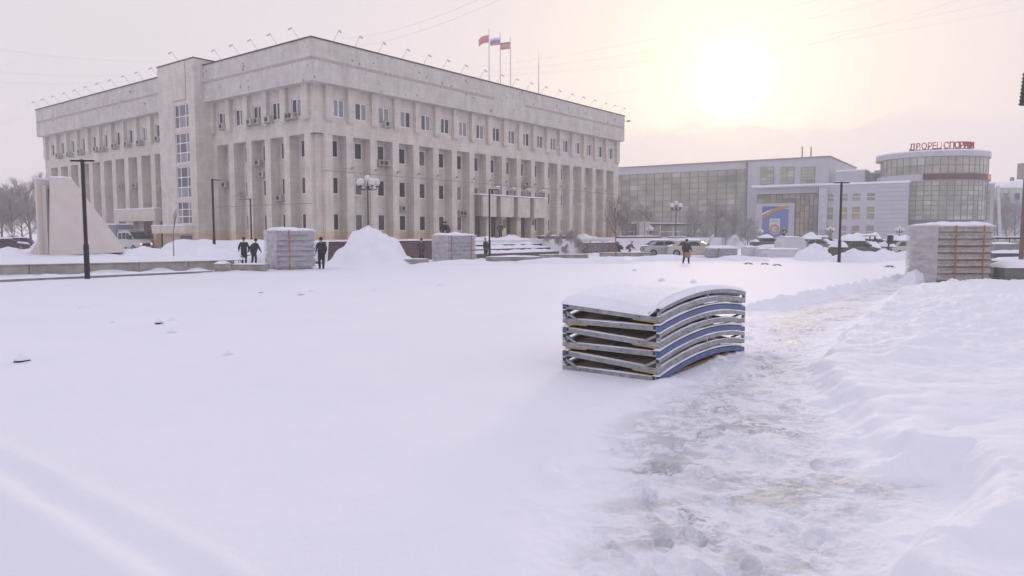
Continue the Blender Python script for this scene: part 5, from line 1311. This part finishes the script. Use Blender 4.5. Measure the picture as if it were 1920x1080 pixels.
for x in (-1.4, 2.6):
    for s in (-1, 1): wheel(fb, x, s * .8, .42)

# ================================================================== trees
def make_tree(seed, hgt, spread, levels, nb, trunk_r, twig_n, upright=.35, base_clear=.25):
    rnd = random.Random(seed); tr_, tw = MB(), MB()
    def grow(p, d, ln, r, lev):
        segs = 3 if lev == 0 else 2; pts = [p]
        for k in range(segs):
            d = (d + Vector((rnd.uniform(-1, 1), rnd.uniform(-1, 1), rnd.uniform(-.3, .8))) * (.10 if lev == 0 else .2)).normalized(); pts.append(pts[-1] + d * ln / segs)
        for k in range(segs):
            ra = r * (1 - .5 * k / segs); rb = r * (1 - .5 * (k + 1) / segs)
            (tr_ if lev < 2 else tw).bar(pts[k], pts[k + 1], ra, rb, 6 if lev == 0 else (4 if lev < 2 else 3), cap=False)
        if lev == levels: return
        n = nb[lev]
        for k in range(n):
            s = (base_clear if lev == 0 else .25) + (1 - (base_clear if lev == 0 else .25)) * (k + rnd.random()) / n
            i = min(segs - 1, int(s * segs)); q = pts[i].lerp(pts[i + 1], s * segs - i)
            a = rnd.uniform(0, TAU); ax = d.orthogonal().normalized(); ax.rotate(Matrix.Rotation(a, 3, d)); 
            nd = (d * rnd.uniform(.35, .75) + ax * spread * rnd.uniform(.6, 1.1) + Vector((0, 0, upright * rnd.uniform(.3, 1)))).normalized()
            grow(q, nd, ln * rnd.uniform(.42, .66) * (1.15 - .45 * s), max(r * .45, .007), lev + 1)
    grow(Vector((0, 0, -.05)), Vector((0, 0, 1)), hgt * .72, trunk_r, 0)
    return tr_, tw
TREES = {}
def tree(kind, loc, label, rz=0, sc_=1.0, mats=None, name='tree', cat='tree', grp=None):
    if kind not in TREES:
        a, b = make_tree(*KINDS[kind]); TREES[kind] = (a.mesh('trunk', (mats or (M_bark, M_twig))[0], True), b.mesh('crown', (mats or (M_bark, M_twig))[1]))
    t = empty(name, loc, rz, label, cat, grp); t.scale = (sc_,) * 3
    inst('trunk', TREES[kind][0], t); inst('crown', TREES[kind][1], t); return t
KINDS = {'frost_a': (3, 9, .9, 4, (13, 9, 8, 7), .17, 0, .3, .2), 'frost_b': (8, 9, .8, 4, (14, 9, 8, 7), .15, 0, .45, .15), 'frost_c': (15, 9, 1.0, 4, (12, 10, 8, 6), .16, 0, .2, .2),
         'shrub': (21, 3.2, 1.1, 3, (22, 10, 8), .03, 0, .35, .02), 'young': (5, 4.7, .55, 3, (9, 5, 4), .055, 0, .7, .38), 'stick': (9, 3.6, .3, 2, (5, 3), .035, 0, .9, .6), 'lowshrub': (33, 1.3, 1.2, 3, (24, 10, 7), .02, 0, .3, .02)}
def tz(px, pytop, Y, kind, label, rz, h0=9.0, **k):
    p = at(px, 437, Y); top = at(px, pytop, Y).z; t = tree(kind, (p.x, p.y, -.05), label, rz, 1.0, **k); s = top / max(v.co.z for v in TREES[kind][1].vertices); t.scale = (s, s, s); return t
g_ = 'frosted trees'
tz(58, 318, 118, 'frost_a', 'tallest frosted bare tree just left of the monument', .4, grp=g_)
tz(26, 352, 110, 'frost_b', 'frosted bare tree between the monument and the left edge', 1.7, grp=g_)
tz(2, 338, 112, 'frost_c', 'frosted bare tree cut by the left edge of the picture', 2.6, grp=g_)
tz(44, 372, 122, 'frost_c', 'lower frosted tree behind the tallest tree at the left', 4.1, grp=g_)
tz(-22, 330, 118, 'frost_a', 'frosted tree mostly outside the left edge', 5.0, grp=g_)
tz(72, 350, 128, 'frost_b', 'frosted tree close behind the monument pillar', 3.3, grp=g_)
tz(1178, 368, 108, 'frost_b', 'frosted tree rising beside the right end of the office', .9, grp=g_)
tz(1212, 376, 116, 'frost_a', 'frosted tree over the pavilion roof', 2.2, grp=g_)
tz(1300, 384, 112, 'frost_c', 'wide frosted tree right of the tall globe lamp', 1.2, grp=g_)
tz(1340, 372, 110, 'frost_a', 'large frosted tree in front of the middle of the glass wall', 3.0, grp=g_)
tz(1372, 382, 116, 'frost_b', 'frosted tree at the right part of the glass wall', 4.4, grp=g_)
tz(1402, 404, 108, 'frost_c', 'low spreading frosted tree left of the banner', 5.3, grp=g_)
for k, (px, pt, Y, kd, lb) in enumerate(((1872, 352, 150, 'frost_a', 'hazy tree right of the white raking column'), (1888, 360, 156, 'frost_b', 'hazy tree left of the roadside pole'), (1905, 368, 148, 'frost_c', 'hazy tree directly behind the roadside pole'), (1925, 356, 152, 'frost_a', 'hazy tree cut by the right edge of the picture'), (1864, 372, 160, 'frost_c', 'small hazy tree touching the rotunda side block'))):
    tz(px, pt, Y, kd, lb, k * 1.3, grp='hazy trees far right')
p = ggp(1155, 482); tree('young', (p.x, p.y, gz(p.x, p.y) - .05), 'young bare tree standing on the snow right of the office', 1.0, at(1155, 352, p.y).z / 5.2, (M_barkb, M_barkb), 'bare_tree')
p = gp(326, 478, .6); tree('stick', (p.x, p.y, .5), 'thin bare sapling in the snowy bed left of the stair tower', .3, .95, (M_barkb, M_barkb), 'bare_tree')
for k, (px, py, s, lb) in enumerate(((1048, 462, 1.0, 'frosted shrub at the left end of the stepped brown wall'), (1070, 458, 1.1, 'frosted shrub on top of the stepped brown wall'), (1085, 470, 1.0, 'frosted shrub in the middle of the stepped brown wall'), (1110, 476, .9, 'frosted shrub below the stepped brown wall'), (1130, 474, .8, 'frosted shrub nearest the young bare tree'), (1028, 455, .8, 'frosted shrub high on the terrace by the entrance'), (1060, 478, .8, 'frosted shrub behind the beige curved bench'))):
    Y = 66 + k % 3; q = at(px, py, Y); q.z = max(0, q.z); tree('lowshrub', q, lb, k * 1.1, s, name='shrub', cat='shrub', grp='frosted shrubs by the terrace')
for k, (px, Y, s, lb) in enumerate(((1228, 104, 1.0, 'snowy bush left of the tall globe lamp'), (1250, 106, .8, 'snowy bush at the foot of the tall globe lamp'), (1290, 102, 1.0, 'snowy bush right of the granite pedestal'), (1322, 104, 1.1, 'snowy bush under the wide frosted tree'), (1360, 103, 1.1, 'snowy bush in front of the glass wall pilaster'), (1398, 101, 1.2, 'whitest snowy bush left of the banner'), (1416, 104, .9, 'snowy bush touching the banner lamp'))):
    q = at(px, 437, Y); tree('shrub', (q.x, q.y, 0), lb, k * .9, s, name='bush', cat='bush', grp='snowy bushes before the sports hall')

# ================================================================== things among the parked cars
M_ice = mat('pale_block', (.60, .60, .63), .6, .06, 2, bump=.2, bscale=6)
def chamfer_block(px0, px1, pyb, pyt, depth, label, ch=.3, z0=0.0):
    a, b = gp(px0, pyb), gp(px1, pyb); wd = b.x - a.x; hgt = (pyb - pyt) / F * a.y
    t = empty('snow_block', (a.x, a.y, z0), 0, label, 'block', 'pale blocks before the parked cars')
    c = min(ch * wd, hgt * .45)
    MB().prism([(0, 0), (wd, 0), (wd, hgt - c), (wd - c, hgt), (c, hgt), (0, hgt - c)], 0, depth).build('body', M_ice, t, bevel=.05)
    o = snow_strip(None, Matrix.Translation((c * .9, 0, 0)), wd - 1.8 * c, depth, hgt, .1); o.parent = t
    return t
chamfer_block(1438, 1513, 484, 468, 1.6, 'wide lower pale block carrying the tall chamfered block', .22)
b = chamfer_block(1463, 1512, 480, 445, 1.6, 'tall pale block with chamfered snowy top', .18)
chamfer_block(1398, 1425, 481, 464, 1.4, 'small square pale block beside the blue-edged boards', .06)
chamfer_block(1424, 1439, 482, 467, 1.4, 'smallest pale block between its two larger neighbours', .06)
snow_pile(1496, 1570, 487, 462, 'lumpy snow heap left of the T-topped lamp post', .6, 41, sharp=1.4, pxpeak=1525)
snow_pile(1560, 1640, 489, 470, 'lumpy snow heap burying the dark green car', .5, 43, sharp=1.4)
snow_pile(1620, 1712, 488, 466, 'lumpy snow heap beside the large buff stack', .5, 45, sharp=1.4)
snow_pile(1572, 1668, 491, 466, 'tall lumpy snow heap in front of the dark metal frame', .5, 61, sharp=1.3, pxpeak=1600)
snow_pile(1505, 1560, 478, 455, 'narrow snow heap behind the lumpy heap by the lamp post', .6, 63, sharp=1.4)
snow_pile(1640, 1705, 474, 455, 'snow heap round the foot of the leaning post', .6, 65, sharp=1.4)
snow_pile(1330, 1445, 490, 478, 'low snow ridge below the blue-edged boards', .3, 47, sharp=1.6)
snow_pile(780, 960, 497, 486, 'low snow ridge round the middle wrapped stack', .25, 49, sharp=1.6)
snow_pile(960, 1120, 494, 482, 'low snow ridge before the long concrete benches', .25, 51, sharp=1.6)
# dark metal frame with a snowy top
a = at(1617, 472, 62); zt_ = at(1630, 443, 62).z
fr = empty('metal_frame', (a.x, a.y, 0), R(5), 'dark metal table frame with snow on top among the cars', 'frame')
w_ = (at(1650, 472, 62) - a).x
for x in (0, w_ * .7):
    for y in (0, .7): MB().bar((x, y, 0), (x, y, zt_), .05, n=5).build('leg', M_iron, fr)
MB().bar((w_ * .7, 0, zt_), (w_ * 1.1, 0, .6), .05, n=5).build('brace', M_iron, fr); MB().bar((0, 0, zt_ * .72), (w_ * .7, 0, zt_ * .72), .04, n=5).build('rail', M_iron, fr)
MB().box(-.1, w_ * .8, -.1, .8, zt_ + .002, zt_ + .06).build('top', M_iron, fr); o = snow_strip(None, Matrix.Translation((-.1, -.1, 0)), w_ * .9, .9, zt_ + .06, .16); o.parent = fr
a = at(1664, 470, 60); h_ = at(1664, 441, 60).z
po = empty('leaning_post', (a.x, a.y, 0), 0, 'thick dark leaning post with snow at its top', 'post')
MB().beam((0, 0, 0), (.22, 0, h_), .4, .3).build('shaft', M_iron, po); MB().box(.02, .45, -.16, .16, h_ + .01, h_ + .1).build('snow_cap', M_snow, po); MB().beam((-.1, 0, .3), (1.4, 0, .25), .25, .3).build('foot_beam', M_iron, po)
# bits of paving lifted onto the snow
for k, (px, py, w_, lb) in enumerate(((1403, 495, .55, 'small tent-shaped scrap of boards on the snow'), (1434, 496, .3, 'tiny dark scrap left of the low curved scrap'), (1457, 498, .5, 'low curved scrap lying on the snow'), (1668, 501, .6, 'flat dark scrap before the large buff stack'))):
    c = ggp(px, py); m = MB()
    m.box(-w_ / 2, 0, -.15, .15, 0, .05, Matrix.Rotation(R(-24), 4, 'Y') @ Matrix.Translation((0, 0, .1))); m.box(0, w_ / 2, -.15, .15, .0, .05, Matrix.Rotation(R(24), 4, 'Y') @ Matrix.Translation((0.01, 0, .1)))
    tag(m.build('board_scrap', M_conc, None, loc=(c.x, c.y, gz(c.x, c.y) - .03)), lb, 'scrap', 'scraps on the snow')

# ================================================================== right edge: slabs, beam and pole
def slab(px0, px1, pyb, pyt, depth, label, mt, snow=.16, rz=0, z0=None):
    a, b2 = gp(px0, pyb), gp(px1, pyb); hgt = (pyb - pyt) / F * a.y
    t = empty('concrete_slab', (a.x, a.y, gz(a.x, a.y) - .05 if z0 is None else z0), rz, label, 'slab', 'slabs stored at the right edge')
    MB().box(0, b2.x - a.x, 0, depth, 0, hgt).build('body', mt, t, bevel=.03); o = snow_strip(None, Matrix(), b2.x - a.x, depth, hgt, snow, over=.08); o.parent = t; return t
slab(1884, 2010, 531, 500, 1.6, 'nearest dark slab with thick rounded snow at the right edge', M_concd, .26)
slab(1874, 2000, 515, 488, 1.4, 'dark slab with snow just behind the nearest one', M_concd, .18)
slab(1860, 1990, 500, 474, 1.2, 'dark blue edged slab beside the large buff stack', M_edged, .16)
slab(1858, 1912, 482, 457, 1.5, 'grey metal bed with snow behind the large buff stack', mat('bed_grey', (.22, .225, .22), .6), .14)
a = gp(1852, 478); q = gp(1930, 478); zb_ = at(1880, 445, a.y).z
rl = empty('rail_frame', (a.x, a.y, 0), 0, 'dark horizontal snow-topped rail on posts left of the roadside pole', 'rail')
MB().box(0, q.x - a.x, -.1, .1, zb_ - .16, zb_).build('beam', M_iron, rl); MB().box(0, q.x - a.x, -.1, .1, zb_ + .003, zb_ + .09).build('snow_cap', M_snow, rl)
for x in (.1, (q.x - a.x) * .5, q.x - a.x - .2): MB().bar((x, 0, 0), (x, 0, zb_ - .163), .05, n=6).build('post', M_iron, rl)
MB().box(.2, q.x - a.x - .3, -.02, .02, .4, zb_ - .3).build('mesh_panel', M_pane[1], rl)
Yp = 32; a = at(1917, 437, Yp)
rp = empty('roadside_pole', (a.x, a.y, 0), 0, 'brown pole with dark louvred box high at the right edge', 'pole')
zz = lambda py: at(1912, py, Yp).z
MB().bar((0, 0, 0), (.05, 0, zz(105)), .10, .07, 10).build('pole', mat('pole_brown', (.20, .15, .11), .7), rp)
m = MB(); m.prism([(-.22, zz(196)), (.5, zz(198)), (.5, zz(131)), (-.10, zz(133))], -.3, .3); bx_ = m.build('louvred_box', mat('box_dark', (.07, .06, .06), .6), rp)
for k in range(9): z = zz(196) + (zz(133) - zz(196)) * k / 9; MB().box(-.27 + k * .012, -.2 + k * .012, -.28, .28, z + .03, z + .09).build('slat', M_dark, bx_)
MB().box(-.2, .6, -.25, .25, zz(336), zz(306)).build('grey_cabinet', mat('cabinet_grey', (.42, .38, .36), .6), rp)
m = MB(); P = [Vector((.0 + .16 * math.cos(t_), -.1, zz(118) + .28 * math.sin(t_))) for t_ in np.linspace(0, TAU, 12)]
for p_, q_ in zip(P, P[1:]): m.bar(p_, q_, .012, n=4)
m.build('wire_loop', M_acw, rp)

# ================================================================== stones under little snow caps on the square
M_rock = mat('dark_stone', (.035, .032, .034), .7, .3, 9)
STONES = [(32, 682, .19, 1, 'largest dark lump under a snow cap, far left of the square'), (294, 609, .16, 1, 'black lump with snow cap, left one of a close pair'), (319, 625, .15, .45, 'snow-capped lump just right of the black one'), (425, 667, .13, .35, 'small greyish lump alone in the open snow'),
          (487, 550, .15, .7, 'tiny dark lump left of the wrapped stack on the square'), (563, 554, .18, .7, 'dark lump with snow cap, left of a distant pair'), (582, 547, .15, .4, 'small lump right of the distant dark one'), (152, 578, .24, .05, 'pale mound of snow left of the black lump'), (702, 545, .16, .1, 'faint pale mound in the middle distance'),
          (825, 536, .26, .08, 'pale mound of snow beyond the middle of the square'), (1242, 527, .26, .25, 'pointed snow mound behind the rink board stack'), (1302, 530, .26, .08, 'soft snow mound right of the pointed one'), (210, 606, .14, .1, 'faint small mound between two lumps on the left'), (320, 602, .2, .05, 'low pale mound behind the close pair'), (1190, 508, .2, .6, 'tiny dark lump far off above the stack')]
for k, (px, py, r, dark, lb) in enumerate(STONES):
    r *= .62; c = ggp(px, py); t = empty('snow_capped_stone', (c.x, c.y + r, gz(c.x, c.y) - .01), k * 1.7 % 6, lb, 'stone', 'lumps poking through the snow')
    zl = .055 * dark
    m = MB(); m.lathe([(r * .8, -.03), (r * .9, zl * .4), (r * .8, zl), (.02, zl + .03)], 14); m.v = [(x * (1 + .15 * math.sin(2 * math.atan2(y, x) + k)), y, z) for x, y, z in m.v]
    m.build('lump', M_rock, t, smooth=True)
    m = MB(); hh = r * .85; m.lathe([(r * (.95 - .0 * dark), zl - .004), (r * 1.0, zl + .01), (r * .78, zl + hh * .4), (r * .45, zl + hh * .8), (.02, zl + hh)], 18)
    m.v = [(x * (1 + .1 * math.sin(3 * math.atan2(y, x) + k)), y * (1 + .1 * math.sin(2 * math.atan2(y, x) - k)), z) for x, y, z in m.v]
    m.build('snow_cap', M_snow, t, smooth=True)
    m = MB(); m.lathe([(r * 2.0, -.012), (r * 1.5, .012), (r * 1.0, .02 + zl * .2), (.02, .022)], 18); m.v = [(x, y + r * .35, z) for x, y, z in m.v]
    q = m.build('snow_skirt', M_snow, t, smooth=True); q.rotation_euler = (0, 0, -(k * 1.7 % 6))

# ================================================================== people
M_skin = mat('skin', (.42, .27, .21), .6)
CL = {k: mat('cloth_' + k, c, .9, .2, 5) for k, c in dict(black=(.018, .018, .022), navy=(.028, .03, .045), green=(.035, .042, .035), grey=(.06, .062, .07), brown=(.16, .085, .055), lime=(.35, .5, .06), pink=(.32, .22, .24), tan=(.30, .17, .11)).items()}
def skin_obj(name, verts, edges, radii, mt, par, root=0, sub=1):
    me = bpy.data.meshes.new(name); me.from_pydata([tuple(v) for v in verts], edges, []); me.materials.append(mt)
    o = inst(name, me, par); md = o.modifiers.new('skin', 'SKIN'); md.use_smooth_shade = True
    for i, r in enumerate(radii): me.skin_vertices[0].data[i].radius = (r, r) if not isinstance(r, tuple) else r
    for i in range(len(verts)): me.skin_vertices[0].data[i].use_root = (i == root)
    sm = o.modifiers.new('sub', 'SUBSURF'); sm.levels = sub; sm.render_levels = sub
    return o
def person(loc, rz, label, coat, legs='black', hat='black', hgt=1.72, lean=0, arms=((.12, -.05), (.12, -.05)), spread=.1, knee=0.0, long=.0, step=.0, hood=False, crouch=0.0, vest=None, squat_z=0.0):
    """faces local -y; arms: (outward, forward) of each hand; crouch lowers the hips"""
    k = hgt / 1.72; t = empty('person', loc, rz, label, 'person', None); t.scale = (k, k, k)
    hip = Vector((0, .25 * crouch, .92 - crouch * .45)); d = Vector((0, -math.sin(lean), math.cos(lean)))
    ch = hip + d * .34; nk = hip + d * .56; hb = nk + (d * .6 + Vector((0, -.1, .5))).normalized() * .09; hd = hb + Vector((0, -.03 - .05 * lean, .16)).normalized() * .14
    V_ = [hip, hip + d * .17, ch, nk, hb, hd, hd + Vector((0, -.105, -.03))]; E_ = [(0, 1), (1, 2), (2, 3), (3, 4), (4, 5), (5, 6)]; Rr = [.14, .125, .14, .055, .075, .095, .022]
    SH = []; HA = []
    for s, (ou, fo) in zip((-1, 1), arms):
        sh_ = nk + Vector((s * .19, 0, -.06)); wr = sh_ + Vector((s * ou, -fo, -.50 + .25 * abs(fo))); el = sh_.lerp(wr, .52) + Vector((s * .05, .05, -.02)); hn = wr + (wr - el).normalized() * .07
        b = len(V_); V_ += [sh_, el, wr, hn]; E_ += [(2, b), (b, b + 1), (b + 1, b + 2), (b + 2, b + 3)]; Rr += [.06, .045, .03, .035]
        dn = (hn - wr).normalized(); side = Vector((s, 0, 0)); fw = Vector((0, -1, 0))
        for q, (o1, l1) in enumerate(((-.03, .065), (-.01, .075), (.012, .07), (.032, .055))):
            r0 = hn + fw * o1; b2 = len(V_); V_ += [r0 + dn * l1 * .6, r0 + dn * l1 - side * .012]; E_ += [(b + 3, b2), (b2, b2 + 1)]; Rr += [.010, .009]
        b2 = len(V_); V_ += [wr + dn * .03 + fw * .045, wr + dn * .07 + fw * .06]; E_ += [(b + 2, b2), (b2, b2 + 1)]; Rr += [.011, .010]
        SH.append((sh_, el, wr)); HA.append(hn)
    LG = []
    for s in (-1, 1):
        hj = hip + Vector((s * .09, 0, -.04)); an = Vector((s * spread, step * s * .5 + .1 * crouch, .08)); kn = hj.lerp(an, .5) + Vector((s * .02, -.05 - .32 * crouch - knee, 0)); to = an + Vector((s * .03, -.15, -.04))
        b = len(V_); V_ += [hj, kn, an, to]; E_ += [(0, b), (b, b + 1), (b + 1, b + 2), (b + 2, b + 3)]; Rr += [.085, .06, .045, .04]; LG.append((hj, kn, an, to))
    skin_obj('body', V_, E_, Rr, M_skin, t)
    # coat
    C_ = [hip + Vector((0, 0, -.02)), hip + d * .17, ch, nk + d * -.03]; Ce = [(0, 1), (1, 2), (2, 3)]; Cr = [(.21, .17), (.19, .155), (.215, .165), .085]
    hem = hip + Vector((0, .02, -.16 - long)); C_.append(hem); Ce.append((0, 4)); Cr.append((.225, .185))
    for sh_, el, wr in SH: b = len(C_); C_ += [sh_, el, wr]; Ce += [(2, b), (b, b + 1), (b + 1, b + 2)]; Cr += [.10, .078, .06]
    skin_obj('coat', C_, Ce, Cr, CL[coat], t)
    T_ = [hip]; Te = []; Tr = [.16]
    for hj, kn, an, to in LG: b = len(T_); T_ += [hj, kn, an]; Te += [(0, b), (b, b + 1), (b + 1, b + 2)]; Tr += [.115, .085, .07]
    skin_obj('trousers', T_, Te, Tr, CL[legs], t)
    for hj, kn, an, to in LG: skin_obj('boot', [an + Vector((0, 0, .08)), an + Vector((0, .03, -.03)), to + Vector((0, 0, -.0))], [(0, 1), (1, 2)], [.065, .06, .05], CL['black'], t)
    for hn, (sh_, el, wr) in zip(HA, SH): skin_obj('glove', [wr, hn, hn + (hn - wr) * .35], [(0, 1), (1, 2)], [.035, .047, .03], CL['black'], t)
    m = MB(); m.lathe([(.098, -.05), (.108, .0), (.10, .06), (.062, .105), (.01, .118)], 12); o = m.build('hood' if hood else 'hat', CL[hat], t, smooth=True); o.location = hd + Vector((0, .012, -.005))
    if hood: o.scale = (1.05, 1.15, 1.1)
    if vest: skin_obj('vest', C_[:4], Ce[:3], [(.23, .19), (.215, .175), (.235, .185), .09], CL[vest], t)
    return t
def feet(px, py, dz=0): c = ggp(px, py); return (c.x, c.y, gz(c.x, c.y) - .03 + dz)
person(feet(458, 495), R(200), 'person in long black coat standing at the wheelbarrow', 'black', hgt=1.66, long=.32, lean=.08)
person(feet(476, 495), R(150), 'worker in dark navy jacket leaning over beside the wheelbarrow', 'navy', 'navy', hgt=1.62, lean=.30, arms=((.15, .15), (.42, -.1)), spread=.19, long=.05)
person(feet(603, 504), R(200), 'person in black jacket standing right of the wrapped stack', 'black', hgt=1.68, long=.14, step=.1, arms=((.06, .12), (.10, .08)), lean=.05)
c = at(790, 437, 53); person((c.x, c.y, gz(c.x, c.y) - .03), R(185), 'person in grey-blue coat before the brown terrace wall', 'grey', 'black', hgt=1.6, long=.28)
c = gp(911, 485); person((c.x, c.y, gz(c.x, c.y)), R(240), 'slim person in dark coat and pale pink hat by the lamp post', 'black', 'brown', 'pink', hgt=1.58, long=.36, lean=.06)
person(feet(1286, 494), R(12), 'person in dark green jacket walking with a tan bag', 'green', 'black', hgt=1.55, long=.12, spread=.22, lean=.12, arms=((.14, .1), (.12, .16)), hood=True, hat='green')
c = feet(1286, 494); bg_ = empty('bag', (c[0] + .02, c[1] - .3, c[2] + .42), R(10), 'tan bag carried low by the person in dark green', 'bag')
MB().box(-.2, .2, -.08, .08, 0, .36).build('body', CL['tan'], bg_, bevel=.05); MB().bar((-.12, 0, .36), (-.04, 0, .52), .012, n=5).bar((.12, 0, .36), (.04, 0, .52), .012, n=5).bar((-.04, 0, .52), (.04, 0, .52), .012, n=5).build('handle', CL['brown'], bg_)
c = gp(1162, 473, .1); person((c.x, c.y, .05), R(230), 'crouching person in navy beside the young bare tree', 'navy', 'navy', hgt=1.55, lean=.9, crouch=.75, arms=((.1, .3), (.1, .25)))
c = gp(1180, 473, .1); person((c.x, c.y, .05), R(100), 'crouching person in brown right of the one in navy', 'brown', 'black', 'brown', hgt=1.55, lean=.8, crouch=.75, arms=((.1, .3), (.1, .3)))
q = at(829, 437, 63); person((q.x, q.y, ZT - .07), R(30), 'stooping person in black on the terrace, left of two', 'black', hgt=1.62, lean=.5, arms=((.1, .2), (.15, .2)), long=.1)
q = at(840, 437, 63.6); person((q.x, q.y, ZT - .07), R(-30), 'stooping person in dark grey on the terrace, right of two', 'grey', hgt=1.62, lean=.55, arms=((.15, .2), (.1, .25)), long=.1)
q = at(938, 437, 79); person((q.x, q.y, ZT - .07), R(160), 'person in grey coat standing at the main entrance', 'grey', hgt=1.72, long=.25)
q = at(1470, 437, 104); person((q.x, q.y, 1.0), R(20), 'worker in lime yellow vest in front of the banner', 'black', 'black', 'lime', hgt=1.7, vest='lime', arms=((.3, .1), (.25, .1)), spread=.16)
snow_pile(1440, 1500, 452, 446, 'snow heap carrying the worker in the lime vest', .6, 55, sharp=2.2) 
# wheelbarrow
c = feet(443, 495.5); wb = empty('wheelbarrow', (c[0], c[1], c[2]), R(4), 'grey-green wheelbarrow in front of the two workers', 'wheelbarrow')
m = MB(); m.v = [(-.62, -.32, .62), (.42, -.32, .55), (.42, .32, .55), (-.62, .32, .62), (-.3, -.2, .3), (.22, -.2, .28), (.22, .2, .28), (-.3, .2, .3)]; m.f = [(4, 5, 6, 7)[::-1], (0, 1, 5, 4)[::-1], (1, 2, 6, 5)[::-1], (2, 3, 7, 6)[::-1], (3, 0, 4, 7)[::-1]]
o = m.build('tray', mat('tray_green_grey', (.12, .125, .11), .5), wb); md = o.modifiers.new('solid', 'SOLIDIFY'); md.thickness = .02
m = MB(); m.lathe([(.1, -.04), (.19, -.04), (.2, 0), (.19, .04), (.1, .04)], 14); m.v = [(a, c_, b) for a, b, c_ in m.v]; m.build('wheel', M_tyre, wb, loc=(-.42, 0, .2))
for s in (-1, 1): MB().bar((-.42, s * .06, .2), (-.1, s * .22, .3), .018, n=5).bar((-.1, s * .22, .3), (.85, s * .26, .62), .018, n=5).build('handle', M_iron, wb); MB().bar((.2, s * .2, .3), (.26, s * .22, 0), .018, n=5).build('leg', M_iron, wb)

# ================================================================== frosty air
hz = MB().box(-680, 680, -680, 680, -1.2, 60)
hm = bpy.data.materials.new('frosty_air'); hm.use_nodes = True; t = hm.node_tree; t.nodes.clear()
ho = t.nodes.new('ShaderNodeOutputMaterial'); hv = t.nodes.new('ShaderNodeVolumePrincipled'); t.links.new(hv.outputs[0], ho.inputs['Volume'])
hv.inputs['Color'].default_value = (.93, .91, .95, 1); hv.inputs['Density'].default_value = .0014; hv.inputs['Anisotropy'].default_value = .25
tag(hz.build('haze', hm), 'thin frosty haze hanging over the whole square', kind='stuff')
